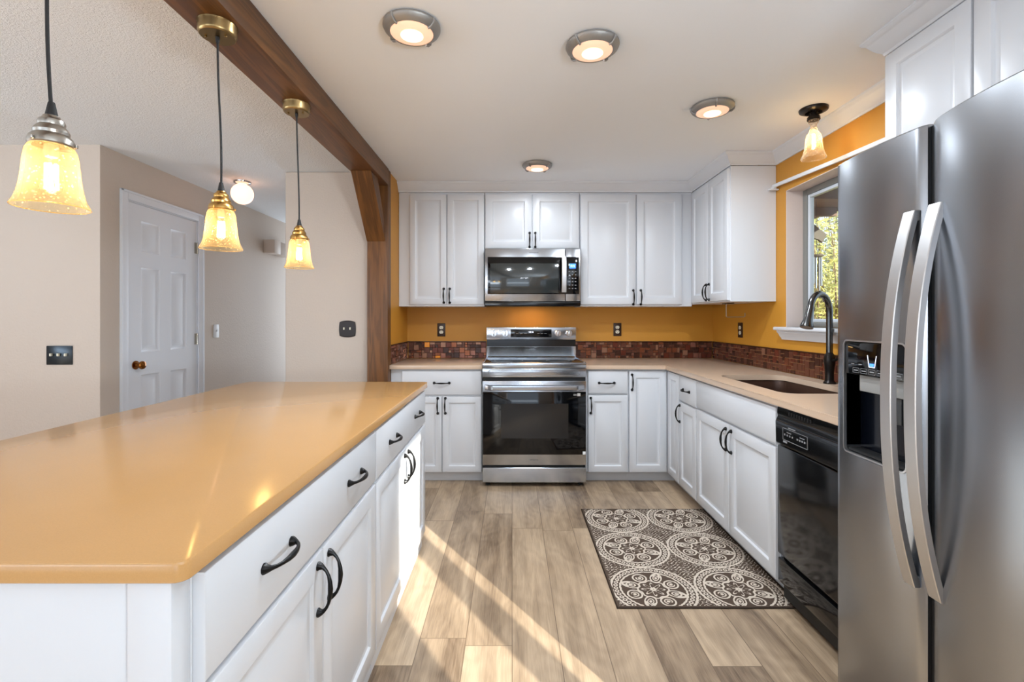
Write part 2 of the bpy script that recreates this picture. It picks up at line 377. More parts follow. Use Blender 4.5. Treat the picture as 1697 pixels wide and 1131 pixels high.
class Frame:
    def __init__(s, loc, rz): s.m = Matrix.Translation(loc) @ Matrix.Rotation(rz, 4, 'Z')
def tag(o, label=None, cat=None, group=None, kind=None):
    if label: o['label'] = label
    if cat: o['category'] = cat
    if group: o['group'] = group
    if kind: o['kind'] = kind
    return o
WM = {}
def thing(name, label, cat, loc=(0, 0, 0), rz=0.0, group=None):
    o = bpy.data.objects.new(name, None); COL.objects.link(o); o.empty_display_size = .1
    o.location = loc; o.rotation_euler = (0, 0, rz); tag(o, label, cat, group)
    WM[o.name] = Matrix.Translation(loc) @ Matrix.Rotation(rz, 4, 'Z'); return o
def obj(name, bm, mat, parent=None, world=False, smooth=True, label=None, recalc=True):
    """link bm as one mesh object; world=True: bm is in world coordinates"""
    if recalc: bmesh.ops.recalc_face_normals(bm, faces=bm.faces)
    if world and parent is not None:
        bm.transform(WM[parent.name].inverted())
    me = bpy.data.meshes.new(name); bm.to_mesh(me); bm.free()
    for mm in (mat if isinstance(mat, (list, tuple)) else [mat]): me.materials.append(mm)
    o = bpy.data.objects.new(name, me); COL.objects.link(o)
    if parent is not None:
        o.parent = parent; WM[o.name] = WM[parent.name]
    else: WM[o.name] = Matrix.Identity(4)
    if smooth and hasattr(me, 'shade_smooth'):
        me.shade_smooth(); me.set_sharp_from_angle(angle=math.radians(32))
    if label: o['label'] = label
    return o
def struct(name, bm, mat, parent=None, world=True, smooth=True):
    o = obj(name, bm, mat, parent, world, smooth)
    if parent is None: o['kind'] = 'structure'
    return o
def text(name, body, size, mat, parent, loc, facing='-Y', depth=.0004, align='CENTER'):
    """lettering as a mesh, loc in world coordinates"""
    cu = bpy.data.curves.new('t', 'FONT'); cu.body = body; cu.size = size; cu.extrude = depth; cu.align_x = align; cu.align_y = 'CENTER'
    to = bpy.data.objects.new('t', cu); COL.objects.link(to)
    dg = bpy.context.evaluated_depsgraph_get(); dg.update()
    me = bpy.data.meshes.new_from_object(to.evaluated_get(dg))
    bpy.data.objects.remove(to); 
    rot = Matrix.Rotation(PI/2, 4, 'X')
    if facing == '-X': rot = Matrix.Rotation(-PI/2, 4, 'Z') @ rot
    bm = bmesh.new(); bm.from_mesh(me); bm.transform(Matrix.Translation(loc) @ rot)
    return obj(name, bm, mat, parent, world=True, smooth=False)
def boolean(target, cutter):
    md = target.modifiers.new('b', 'BOOLEAN'); md.operation = 'DIFFERENCE'; md.object = cutter; md.solver = 'EXACT'
    dg = bpy.context.evaluated_depsgraph_get(); dg.update()
    me = bpy.data.meshes.new_from_object(target.evaluated_get(dg))
    target.modifiers.clear(); target.data = me; bpy.data.objects.remove(cutter)
    me.shade_smooth(); me.set_sharp_from_angle(angle=math.radians(32))

# ------------------------------------------------------------------ layout constants
CZ = 2.34            # ceiling
WX = 1.767           # right wall face
BY = 4.19            # back wall face
SX = -0.92           # left kitchen stub wall face
LX = -2.61           # hall wall face
AY = 3.02            # left front wall face
HX = -1.70           # other side of hall
T = .15
# ================================================================== STRUCTURE
b = B(); box(b, -5.05, 1.92, -3.2, 6.7, -.06, 0); struct('floor', b, M['floor'], smooth=False)
b = B(); box(b, -.99, 1.92, -3.2, 4.34, CZ, CZ+.08); struct('ceiling', b, M['ceil'], smooth=False)
b = B(); box(b, -5.05, -.99, -3.2, 6.7, CZ, CZ+.08); struct('ceiling_left', b, M['popcorn'], smooth=False)
# back wall of the kitchen
b = B(); box(b, -1.02, WX+T, BY, BY+T, 0, CZ); struct('wall_back', b, M['ochre'], smooth=False)
b = B(); box(b, -1.02, SX, 3.585, BY, 0, CZ); struct('wall_stub', b, M['ochre'], smooth=False)
# beige block beside the hall
b = B(); box(b, HX, -1.02, 3.57, 6.5, 0, CZ, .012, 3); struct('wall_hall_right', b, M['beige'])
# hall wall with door opening
DY0, DY1, DZ = 3.225, 3.960, 2.05
b = B()
box(b, LX-.12, LX, AY, DY0, 0, CZ, 0); box(b, LX-.12, LX, DY1, 6.5, 0, CZ); box(b, LX-.12, LX, DY0, DY1, DZ, CZ)
struct('wall_hall_left', b, M['beige'], smooth=False)
b = B(); box(b, -5.05, LX-.12, AY, AY+.12, 0, CZ); struct('wall_left_front', b, M['beige'], smooth=False)
b = B(); box(b, LX-.12, -2.57, 6.5, 6.62, 0, CZ); box(b, -1.73, HX, 6.5, 6.62, 0, CZ); box(b, -2.57, -1.73, 6.5, 6.62, 0, .3); box(b, -2.57, -1.73, 6.5, 6.62, 2.2, CZ); struct('wall_hall_end', b, M['beige'], smooth=False)  # end opening added for the unseen hall lamp
b = B(); box(b, LX-1.2, LX-.7, 3.0, 4.3, 0, CZ); struct('wall_closet', b, M['beige'], smooth=False)
# left wall with a window opening
b = B()
box(b, -5.05, -4.9, -3.2, -1.0, 0, CZ); box(b, -5.05, -4.9, 1.4, AY, 0, CZ); box(b, -5.05, -4.9, -1, 1.4, 0, .65); box(b, -5.05, -4.9, -1, 1.4, 2.15, CZ)
struct('wall_left', b, M['beige'], smooth=False)
# rear wall with two openings (behind the camera)
b = B()
box(b, -4.9, -4.3, -3.2, -3.05, 0, CZ); box(b, -2.1, -1.45, -3.2, -3.05, 0, CZ); box(b, .75, WX, -3.2, -3.05, 0, CZ)
box(b, -4.3, -2.1, -3.2, -3.05, 0, .4); box(b, -4.3, -2.1, -3.2, -3.05, 2.28, CZ)
box(b, -1.45, .75, -3.2, -3.05, 0, .6); box(b, -1.45, .75, -3.2, -3.05, 2.1, CZ)
struct('wall_rear', b, M['beige'], smooth=False)
# right wall: kitchen window and patio door openings
WY0, WY1, WZ0, WZ1 = 2.015, 3.075, 1.184, 2.063
b = B()
box(b, WX, WX+T, WY1, BY, 0, CZ); box(b, WX, WX+T, WY0, WY1, 0, WZ0); box(b, WX, WX+T, WY0, WY1, WZ1, CZ)
box(b, WX, WX+T, -.50, WY0, 0, CZ); box(b, WX, WX+T, -1.52, -.50, 2.03, CZ); box(b, WX, WX+T, -3.2, -1.52, 0, CZ)
struct('wall_right', b, M['ochre'], smooth=False)
# window reveal lining
b = B()
box(b, WX+.001, WX+T, WY1-.004, WY1, WZ0, WZ1); box(b, WX+.001, WX+T, WY0, WY0+.004, WZ0, WZ1); box(b, WX+.001, WX+T, WY0, WY1, WZ1-.004, WZ1)
struct('trim_1', b, flat('reveal_paint', (216, 200, 192), .6, bump=(55, .3, .004)), smooth=False)
# window sash
wn = thing('window_1', None, None, (WX+.13, (WY0+WY1)/2, WZ0)); wn['kind'] = 'structure'
b = B(); fx0, fx1 = WX+.105, WX+.149
box(b, fx0, fx1, WY1-.045, WY1-.004, WZ0, WZ1-.004, .004); box(b, fx0, fx1, WY0+.004, WY0+.045, WZ0, WZ1-.004, .004)
box(b, fx0, fx1, WY0+.045, WY1-.045, WZ1-.04, WZ1-.004, .004); box(b, fx0, fx1, WY0+.045, WY1-.045, WZ0, WZ0+.03, .004)
obj('window_frame', b, M['framegrey'], wn, True)
b = B(); x0, x1 = WX+.112, WX+.140
ya, yb, za, zb = WY0+.046, WY1-.046, WZ0+.031, WZ1-.041
for (p, q, r, s) in ((yb-.022, yb, za, zb), (ya, ya+.022, za, zb), (ya+.022, yb-.022, zb-.02, zb), (ya+.022, yb-.022, za, za+.02), ((ya+yb)/2-.02, (ya+yb)/2+.02, za+.02, zb-.02)):
    box(b, x0, x1, p, q, r, s, .003)
obj('sash', b, M['vinyl'], wn, True)
b = B(); box(b, WX+.124, WX+.128, ya+.02, yb-.02, za+.018, zb-.018); obj('pane', b, M['pane'], wn, True)
# sill and apron
b = B()
box(b, WX-.055, WX+.105, WY0-.06, WY1+.055, WZ0-.022, WZ0, .005)
prof = [(0, 0), (-.012, 0), (-.016, .012), (-.022, .02), (-.030, .04), (-.036, .046), (-.038, .06), (0, .06)]
yy = [WY0-.03, WY1+.02]
loft(b, [[(WX+o, y+(-o*.6 if y > 2.5 else o*.6), WZ0-.082+z) for o, z in prof] for y in yy])
struct('trim_2', b, M['trim'])
# baseboards
def baseboard(name, x0, x1, y0, y1):
    b = B(); box(b, x0, x1, y0, y1, 0, .085, .004); struct(name, b, M['trim'])
baseboard('baseboard_left', -4.9, LX, AY-.014, AY); baseboard('baseboard_hall', LX, LX+.014, 4.03, 6.5); baseboard('baseboard_stub', HX, -1.06, 3.556, 3.57)
# patio door (behind the camera, right)
pd = thing('door_2', None, None, (WX+.08, -1.01, 0)); pd['kind'] = 'structure'
b = B()
box(b, WX+.033, WX+.093, -.914, -.778, 0, 2.03, .004)
for y0, y1 in ((-1.52, -1.49), (-.525, -.50)): box(b, WX+.033, WX+.10, y0, y1, 0, 2.03, .004)
obj('door_frame', b, M['vinyl'], pd, True)
b = B(); box(b, WX+.06, WX+.064, -1.49, -.915, 0.0, 2.03); box(b, WX+.06, WX+.064, -.777, -.526, 0.0, 2.03); obj('pane', b, M['pane'], pd, True)

# crown mouldings
CP = [(0, 0), (.007, 0), (.010, .010), (.017, .016), (.030, .030), (.043, .050), (.047, .056), (.055, .060), (.060, .068), (.060, .0755), (0, .0755)]
def crown(name, path, normals, z0, sc=1.0, mat=M['trim']):
    """path: xy points; normals: per-point outward offset vectors (mitred)"""
    b = B(); rings = []
    for (x, y), (nx, ny) in zip(path, normals):
        rings.append([(x+nx*o*sc, y+ny*o*sc, z0+z*((CZ-z0-.0005)/.0755)) for o, z in CP])
    loft(b, rings); struct(name, b, mat)
crown('trim_3', [(SX, 3.868), (1.462, 3.868), (1.462, 3.185), (WX, 3.185), (WX, 1.859)],
      [(0, -1), (-1, -1), (-1, -1), (-1, -1), (-1, 0)], 2.262)
crown('trim_4', [(1.462, 1.857), (1.462, .50)], [(-1, 1), (-1, 0)], 2.262, 1.05)

# interior door in the hall wall
dr = thing('door_1', None, None, (LX, (DY0+DY1)/2, 0)); dr['kind'] = 'structure'
b = B(); cw = .058
for y0, y1, z0, z1 in ((DY0-cw, DY0+.004, 0, DZ+cw), (DY1-.004, DY1+cw, 0, DZ+cw), (DY0+.004, DY1-.004, DZ-.004, DZ+cw)):
    box(b, LX, LX+.014, y0, y1, z0, z1, .004); 
for y0, y1, z0, z1 in ((DY0-cw, DY0-cw+.016, 0, DZ+cw), (DY1+cw-.016, DY1+cw, 0, DZ+cw), (DY0-cw, DY1+cw, DZ+cw-.016, DZ+cw)):
    box(b, LX+.012, LX+.020, y0, y1, z0, z1, .003)
box(b, LX-.12, LX, DY0, DY0+.012, 0, DZ); box(b, LX-.12, LX, DY1-.012, DY1, 0, DZ); box(b, LX-.12, LX, DY0+.012, DY1-.012, DZ-.012, DZ)
obj('casing', b, M['doorwhite'], dr, True)
def six_panel(yA, yB, z0, z1, xf, t=.035):
    """moulded door leaf facing +X built on a grid, panels pushed in with a raised field"""
    b = B()
    W = yB-yA
    ys = [yA, yA+.118, yA+.118+.18, yB-.118-.18, yB-.118, yB]
    zs = [z0, .24, .84, 1.0, 1.60, 1.71, 1.925, z1]
    for i in range(5):
        for j in range(7):
            a0, a1, c0, c1 = ys[i], ys[i+1], zs[j], zs[j+1]
            if i in (1, 3) and j in (1, 3, 5):
                prof = [(0, 0), (.008, -.007), (.016, -.009), (.030, -.009), (.052, -.003)]
                vr = [[b.verts.new((xf+d, yy_, zz_)) for yy_, zz_ in ((a0+q, c0+q), (a1-q, c0+q), (a1-q, c1-q), (a0+q, c1-q))] for q, d in prof]
                for r0, r1 in zip(vr[:-1], vr[1:]):
                    for k in range(4): b.faces.new((r0[k], r0[(k+1) % 4], r1[(k+1) % 4], r1[k]))
                b.faces.new(vr[-1])
            else:
                b.faces.new([b.verts.new((xf, p, q)) for p, q in ((a0, c0), (a1, c0), (a1, c1), (a0, c1))])
    bmesh.ops.remove_doubles(b, verts=b.verts, dist=.0004)
    # edges and back
    for p, q, r, s in ((yA, yB, z0, z0), (yA, yB, z1, z1)):
        b.faces.new([b.verts.new(v) for v in ((xf, p, r), (xf, q, r), (xf-t, q, r), (xf-t, p, r))])
    for y in (yA, yB): b.faces.new([b.verts.new(v) for v in ((xf, y, z0), (xf, y, z1), (xf-t, y, z1), (xf-t, y, z0))])
    b.faces.new([b.verts.new(v) for v in ((xf-t, yA, z0), (xf-t, yB, z0), (xf-t, yB, z1), (xf-t, yA, z1))])
    bmesh.ops.remove_doubles(b, verts=b.verts, dist=.0004)
    return b
obj('door_leaf', six_panel(DY0+.014, DY1-.014, .012, DZ-.014, LX-.002), M['doorwhite'], dr, True)
b = B()
pts = [(0, .030), (.006, .030), (.008, .014), (.022, .011), (.030, .012), (.036, .024), (.048, .029), (.058, .026), (.064, .014), (.066, .001)]
rings = [[(LX-.002+x, 3.305+r*math.cos(2*PI*k/24), .915+r*math.sin(2*PI*k/24)) for k in range(24)] for x, r in pts]
loft(b, rings); obj('door_knob', b, flat('brown_brass', (150, 96, 44), .25, 1), dr, True, label='aged brass door knob')
for hz in (1.82, 1.07, .25):
    b = B(); box(b, LX-.002, LX+.001, DY1-.040, DY1-.012, hz-.045, hz+.045); tube(b, [(LX+.004, DY1-.012, hz-.046), (LX+.004, DY1-.012, hz+.046)], .006, 10)
    obj('hinge', b, M['nickel'], dr, True)

# ================================================================== TIMBER BEAM, POST, BRACE
tf = thing('timber_frame', 'brown stained timber beam under the ceiling with angled brace and square post', 'beam', (-.985, 3.54, 0))
b = B(); box(b, -1.074, -.905, -3.04, 3.50, 2.216, CZ-.001, .004); obj('beam', b, M['beamy'], tf, True)
b = B(); box(b, -1.062, -.910, 3.492, 3.584, 0, 2.216, .004); obj('post', b, M['beamz'], tf, True)
b = B()
pr = [(3.14, 2.216), (3.30, 2.216), (3.492, 1.93), (3.492, 1.802)]
loft(b, [[(x, y, z) for y, z in pr] for x in (-1.064, -.930)]); bmesh.ops.bevel(b, geom=list(b.edges), offset=.003, segments=1, affect='EDGES')
br = obj('brace', b, M['beamz'], tf, True)
bR = Matrix.Rotation(math.radians(40.4), 4, 'X'); br.data.transform(bR.inverted()); br.rotation_euler = (math.radians(40.4), 0, 0)   # grain runs along the brace
b = B(); box(b, -1.060, -.912, 3.50, 3.583, 2.216, CZ-.001); obj('post_cap', b, M['beamz'], tf, True)

# ================================================================== CABINETS
def cabinet(name, label, cat, loc, rz, width, depth, z0, z1, fronts, toe=False, group=None, extra=None, inset=0):
    """local: x along the front, -y is the face, frame face at y=0. fronts: (part, x0,x1,z0,z1, pulls[(x,z,vertical)])"""
    t = thing(name, label, cat, loc, rz, group)
    b = B(); box(b, 0, width, 0, depth, z0, z1, .0015, 1); obj('carcass', b, M['white'], t)
    if toe: b = B(); box(b, 0, width, .065, depth, 0, z0-.0005, .0015, 1); obj('toe_kick', b, M['white'], t)
    for part, x0, x1, a, c, pulls in fronts:
        b = B()
        if part == 'door': panel_front(b, x0, x1, a, c, -.0005, .0195, .055 if x1-x0 > .3 else .045)
        else: panel_front(b, x0, x1, a, c, -.0005, .0195, 0, 'slab')
        d = obj(part, b, M['white'], t)
        for (px, pz, vert) in pulls:
            b = B(); arc_pull(b, px, -.0202, pz, vert); obj('pull_handle', b, M['black_iron'], d, label='black arched pull handle')
    return t
def bx(px, Y=3.56): return (px-848)*Y/FPX
# --- back run, base cabinets: frame face at Y=3.58
x0 = -.909
def rel(px): return bx(px)-x0
cabinet('base_cabinet', 'white base cabinet left of the range, one wide drawer over two doors', 'cabinet', (x0, 3.58, 0), 0, -.224-x0, .605, .085, .859,
        [('drawer', rel(665.5), rel(797.5), .668, .846, [(rel(731.5), .757, False)]),
         ('door', rel(665.5), rel(731.3), .090, .654, [(rel(725), .586, True)]),
         ('door', rel(732.7), rel(797.5), .090, .654, [(rel(737.5), .586, True)])], True)
x0 = .552
cabinet('base_cabinet', 'narrow white base cabinet right of the range, short drawer over single door', 'cabinet', (x0, 3.58, 0), 0, .873-x0, .605, .085, .859,
        [('drawer', rel(974), rel(1040), .680, .846, [(rel(1005), .757, False)]),
         ('door', rel(974), rel(1040), .090, .664, [(rel(978.7), .588, True)])], True)
# corner cabinet: two leaves
cc = thing('corner_cabinet', 'white corner base cabinet with full height folding door, between back and sink runs', 'cabinet', (1.178, 3.58, 0))
b = B(); box(b, .8735, WX-.001, 3.58, BY-.005, .085, .859); box(b, 1.178, WX-.001, 3.3155, 3.58, .085, .859)
bmesh.ops.remove_doubles(b, verts=b.verts, dist=.0001); obj('carcass', b, M['white'], cc, True)
b = B(); box(b, .8735, 1.243, 3.645, BY-.01, 0, .0845); box(b, 1.243, WX-.002, 3.3155, BY-.01, 0, .0845); obj('toe_kick', b, M['white'], cc, True)
b = B(); panel_front(b, bx(1042.5), 1.156, .090, .846, 3.5795, .0195, .05); d = obj('door', b, M['white'], cc, True)
b = B(); arc_pull(b, bx(1047), 3.5598, .762, True); obj('pull_handle', b, M['black_iron'], d, True, label='black arched pull handle')
b = B(); panel_front(b, 0, 3.556-3.320, .090, .846, -.0005, .0195, .05)
b.transform(Matrix.Translation((1.178, 3.556, 0)) @ Matrix.Rotation(-PI/2, 4, 'Z')); obj('door', b, M['white'], cc, True)
# --- right run, frame face at X=1.178, local x runs towards the camera
def ry(Y, Y0): return Y0-Y
Y0 = 3.315
cabinet('base_cabinet', 'slim white base cabinet with small drawer and narrow door, between corner and sink cabinet', 'cabinet', (1.178, Y0, 0), -PI/2, Y0-3.002, .585, .085, .859,
        [('drawer', .003, .310, .676, .846, [(.150, .757, False)]), ('door', .003, .310, .090, .662, [(.030, .583, True)])], True)
Y0 = 3.0015
cabinet('sink_cabinet', 'white sink base cabinet with plain false front and two doors, behind the patterned rug', 'cabinet', (1.178, Y0, 0), -PI/2, Y0-2.092, .585, .085, .63,
        [('false_front', .003, .906, .684, .846, []), ('door', .003, .4535, .090, .668, [(.4535-.030, .585, True)]), ('door', .456, .906, .090, .668, [(.456+.030, .585, True)])], True)
sk = [o for o in COL.objects if o.name.startswith('sink_cabinet')][0]
b = B(); box(b, 0, Y0-2.092, 0, .02, .6305, .859); box(b, 0, .018, .021, .585, .6305, .859); box(b, Y0-2.092-.018, Y0-2.092, .021, .585, .6305, .859); obj('apron', b, M['white'], sk)

# --- wall cabinets on the back wall: frame face Y=3.87, doors to 3.85
def ux(px): return (px-848)*3.85/FPX
UZ0, UZ1, DZ0, DZ1 = 1.337, 2.2615, 1.352, 2.242
x0 = SX+.002
def ur(px): return ux(px)-x0
cabinet('wall_cabinet', 'tall two-door white wall cabinet at the left end, beside the wooden post', 'cabinet', (x0, 3.87, 0), 0, ux(802.3)-x0, BY-3.872, UZ0, UZ1,
        [('door', ur(678.4), ur(739.2), DZ0, DZ1, [(ur(735), 1.423, True)]), ('door', ur(740.6), ur(801.5), DZ0, DZ1, [(ur(744.8), 1.423, True)])])
x0 = ux(802.7)
cabinet('wall_cabinet', 'short two-door white wall cabinet directly above the microwave', 'cabinet', (x0, 3.87, 0), 0, ux(960.2)-x0, BY-3.872, 1.797, UZ1,
        [('door', ur(804.2), ur(880.6), 1.806, DZ1, [(ur(877.2), 1.874, True)]), ('door', ur(882.2), ur(958.8), 1.806, DZ1, [(ur(886.6), 1.874, True)])])
x0 = ux(960.6)
cabinet('wall_cabinet', 'wide two-door white wall cabinet right of the microwave', 'cabinet', (x0, 3.87, 0), 0, 1.461-x0, BY-3.872, UZ0, UZ1,
        [('door', ur(962), ur(1053), DZ0, DZ1, [(ur(1049), 1.410, True)]), ('door', ur(1055), ur(1129.5), DZ0, DZ1, [(ur(1061.5), 1.410, True)])])
# right wall cabinet: frame face X=1.462
Y0 = 3.867
cabinet('wall_cabinet', 'white wall cabinet on the right wall beside the window, broad plain end panel', 'cabinet', (1.462, Y0, 0), -PI/2, Y0-3.187, WX-1.462-.001, 1.352, UZ1,
        [('door', Y0-3.835, Y0-3.512, 1.362, 2.245, [(Y0-3.535, 1.432, True)]), ('door', Y0-3.508, Y0-3.195, 1.362, 2.245, [(Y0-3.485, 1.432, True)])])
Y0 = 1.857
cabinet('wall_cabinet', 'white cabinet above the fridge, its doors running out of frame', 'cabinet', (1.462, Y0, 0), -PI/2, Y0-.52, WX-1.462-.001, 1.76, UZ1,
        [('door', .012, .358, 1.775, 2.25, []), ('door', .366, .712, 1.775, 2.25, []), ('door', .985, 1.325, 1.775, 2.25, []), ('door', .720, .977, 1.775, 2.25, [])])

# --- countertops
b = B(); box(b, SX+.002, -.221, 3.54, BY-.002, .8605, .890, .003); tag(obj('countertop', b, M['quartz'], None), 'short beige quartz countertop left of the range', 'countertop')
b = B()
pl = [(.549, 3.54), (1.14, 3.54), (1.14, 1.462), (WX-.002, 1.462), (WX-.002, BY-.002), (.549, BY-.002)]
loft(b, [[(x, y, z) for x, y in pl] for z in (.8605, .890)])
bmesh.ops.bevel(b, geom=[e for e in b.edges], offset=.003, segments=2, affect='EDGES')
ct = obj('countertop', b, M['quartz'], None); tag(ct, 'long L-shaped beige quartz countertop holding the sink', 'countertop')
SXa, SXb, SYa, SYb = 1.262, 1.655, 2.20, 2.93
b = B(); rr = [(u+(SXa+SXb)/2, v+(SYa+SYb)/2) for u, v in rrect(SXb-SXa, SYb-SYa, .07, 6)]
loft(b, [[(x, y, z) for x, y in rr] for z in (.84, .91)]); boolean(ct, obj('cut', b, M['quartz'], None))
# sink basin
sk = thing('sink', 'dark bronze undermount sink set into the countertop below the window', 'sink', ((SXa+SXb)/2, (SYa+SYb)/2, .655))
b = B(); cx, cy = (SXa+SXb)/2, (SYa+SYb)/2; ww, hh = SXb-SXa, SYb-SYa
rings = []
for dw, z, r in ((.05, .8595, .08), (.012, .8595, .075), (.010, .857, .075), (.004, .80, .07), (-.004, .70, .065), (-.020, .672, .055), (-.06, .664, .04)):
    rings.append([(cx+u, cy+v, z) for u, v in rrect(ww+dw, hh+dw, r, 6)])
loft(b, rings, True, False, True)
obj('basin', b, M['sink'], sk, True, recalc=False)
b = B(); lathe(b, [(.045, .0), (.045, .004), (.03, .006), (.012, .004), (.0005, .004)], cx, cy, .664, 28); obj('drain', b, M['bronze'], sk, True)
# island top: rounded corners
b = B(); IX0, IX1, IY0, IY1 = -1.455, -.462, .672, 2.62
rr = [(u+(IX0+IX1)/2, v+(IY0+IY1)/2) for u, v in rrect(IX1-IX0, IY1-IY0, .018, 6)]
rings = []
for ins, z in ((.002, .8605), (0, .8625), (0, .886), (.0015, .8892), (.004, .890)):
    k = [((x-(IX0+IX1)/2)*(1-2*ins/(IX1-IX0))+(IX0+IX1)/2, (y-(IY0+IY1)/2)*(1-2*ins/(IY1-IY0))+(IY0+IY1)/2, z) for x, y in rr]
    rings.append(k)
loft(b, rings); tag(obj('countertop', b, M['quartz_island'], None), 'large tan quartz worktop of the island, with rounded corners', 'countertop')
# island cabinets: face X=-.49 frame, doors to -.47 ; local x -> +Y
for (Ya, Yb, lab) in ((.728, 1.6475, 'near white island cabinet, wide drawer with two pulls over two doors'), (1.6505, 2.585, 'far white island cabinet with sun on its door, next to the range aisle')):
    W = Yb-Ya; h = W/2
    cabinet('island_cabinet', lab, 'cabinet', (-.490, Ya, 0), PI/2, W, .60, .0, .860,
            [('drawer', .003, W-.003, .676, .846, [(W*.25, .762, False), (W*.76, .762, False)]),
             ('door', .003, h-.0015, .085, .664, [(h-.034, .580, True)]), ('door', h+.0015, W-.003, .085, .664, [(h+.034, .580, True)])])
b = B()
box(b, -1.43, -.512, .690, .7275, 0, .860, .001); 
box(b, -.555, -.4885, .684, .7278, 0, .860, .006)
ie = obj('island_end_panel', b, M['white'], None); tag(ie, 'white end panel with corner post at the near end of the island', 'panel')
b = B(); box(b, -1.12, -1.0915, .7285, 2.585, 0, .860, .001); tag(obj('island_back_panel', b, M['white'], None), 'white back panel under the island overhang on the hall side', 'panel')

# ================================================================== BACKSPLASH
def mosaic(length, rows, unit, seed, org, ux_, light=False, amber=()):
    """one mesh: grout sheet plus bevelled tiles. org world point, ux_ along, face normal n"""
    rr_ = random.Random(seed)
    cols = int(length/unit); g = [[0]*cols for _ in range(rows)]
    b = B(); org = Vector(org); U = Vector(ux_); Zv = Vector((0, 0, 1)); Nn = Zv.cross(U)*-1
    def quadbox(u0, u1, z0, z1, d0, d1, mi, tilt=(0, 0)):
        q = .0015
        lo = [org+U*a+Zv*c+Nn*d0 for a, c in ((u0, z0), (u1, z0), (u1, z1), (u0, z1))]
        hi = [org+U*a+Zv*c+Nn*(d1+tilt[0]*(s)+tilt[1]*t_) for a, c, s, t_ in ((u0+q, z0+q, -1, -1), (u1-q, z0+q, 1, -1), (u1-q, z1-q, 1, 1), (u0+q, z1-q, -1, 1))]
        L_ = [b.verts.new(p) for p in lo]; H_ = [b.verts.new(p) for p in hi]
        fs = [b.faces.new(H_)]+[b.faces.new((L_[i], L_[(i+1) % 4], H_[(i+1) % 4], H_[i])) for i in range(4)]
        for f in fs: f.material_index = mi
        return
    quadbox(0, length, 0, rows*unit+.0, 0.0005, .003, 0)
    quadbox(0, length, rows*unit, rows*unit+.007, 0.0005, .009, 1)
    gap = .0012 if not light else .0016
    for i in range(cols):
        for j in range(rows):
            if g[j][i]: continue
            c = rr_.random(); w_ = h_ = 1
            if c < .42 and i+1 < cols and j+1 < rows and not (g[j][i+1] or g[j+1][i] or g[j+1][i+1]): w_ = h_ = 2
            elif c < .5 and i+1 < cols and not g[j][i+1]: w_ = 2
            elif c < .58 and j+1 < rows and not g[j+1][i]: h_ = 2
            for p in range(w_):
                for q in range(h_): g[j+q][i+p] = 1
            mi = 2+rr_.choices(range(6), (3, 4, 2, 4, 3, 2) if not light else (.4, 8, .2, 5, 2, .1))[0]
            if (i, j) in amber: mi = 8  # cells where a reflected orange glow is painted on
            quadbox(i*unit+gap, (i+w_)*unit-gap, j*unit+gap, (j+h_)*unit-gap, .003, .0075, mi, (rr_.uniform(-.0002, .0002), rr_.uniform(-.0002, .0002)))
    return b
mats = [M['grout'], M['tiletrim']]+TILES
mats2 = [M['groutlight'], M['tiletrim']]+TILES
un = .0236
b = mosaic(-.225-(SX+.0095), 6, un, 5, (SX+.0095, BY, .891), (1, 0, 0), amber=((10, 0), (10, 2), (7, 4), (6, 4)))  # amber cells are painted reflections
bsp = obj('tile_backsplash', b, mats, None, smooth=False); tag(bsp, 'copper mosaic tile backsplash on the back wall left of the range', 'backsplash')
b = mosaic(WX-.0095-.552, 6, un, 9, (.552, BY, .891), (1, 0, 0)); tag(obj('tile_backsplash', b, mats, None, smooth=False), 'copper mosaic tile backsplash on the back wall right of the range', 'backsplash')
b = mosaic(BY-1.48, 6, un, 11, (WX, BY, .891), (0, -1, 0), True); tag(obj('tile_backsplash', b, mats2, None, smooth=False), 'long brown mosaic tile backsplash under the kitchen window', 'backsplash')
b = mosaic(BY-3.586, 6, un, 13, (SX, 3.586, .891), (0, 1, 0)); tag(obj('tile_backsplash', b, mats, None, smooth=False), 'short mosaic tile backsplash on the side wall beside the wooden post', 'backsplash')

# ================================================================== RANGE
RX = .164; RF = 3.50
rg = thing('range', 'stainless electric range with black glass oven door, between the base cabinets', 'stove', (RX, 3.83, 0))
b = B(); box(b, RX-.380, RX+.380, 3.535, 4.15, .03, .899, .003); obj('body', b, M['darkgrey'], rg, True)
b = B(); box(b, RX-.381, RX+.381, 3.49, 3.5345, .876, .914, .006); box(b, RX-.381, RX-.368, 3.536, 4.07, .900, .9165, .002); box(b, RX+.368, RX+.381, 3.536, 4.07, .900, .9165, .002)
obj('cooktop_rim', b, M['steelx'], rg, True)
b = B(); box(b, RX-.367, RX+.367, 3.536, 4.07, .900, .9145, .002); ck = obj('cooktop', b, M['blackglass'], rg, True, label='black glass cooktop')
for (ex, ey, er) in ((-.19, 3.68, .11), (.19, 3.68, .09), (-.19, 3.93, .08), (.19, 3.93, .1), (0, 3.95, .05)):
    b = B(); lathe(b, [(er-.0015, .0001), (er-.0015, .0004), (er, .0004), (er, .0001)], RX+ex, ey, .9145, 48); obj('burner_ring', b, M['darkgrey'], ck, True)
# front trim panel with rounded groove
b = B(); box(b, RX-.381, RX+.381, 3.502, 3.534, .806, .873, .003)
ring = rrect(.67, .038, .012, 4)
for (s0, d0), (s1, d1) in (((1.0, .0), (.991, .0025)), ((.991, .0025), (.986, .0025)), ((.986, .0025), (.977, 0))): pass
tube(b, [(RX+u, 3.5015, .840+v) for u, v in ring]+[(RX+ring[0][0], 3.5015, .840+ring[0][1])], .0022, 6)
obj('front_trim', b, M['steelx'], rg, True)
b = B(); box(b, RX-.379, RX+.379, 3.52, 3.5345, .780, .8055); obj('vent_gap', b, M['blackmatt'], rg, True)
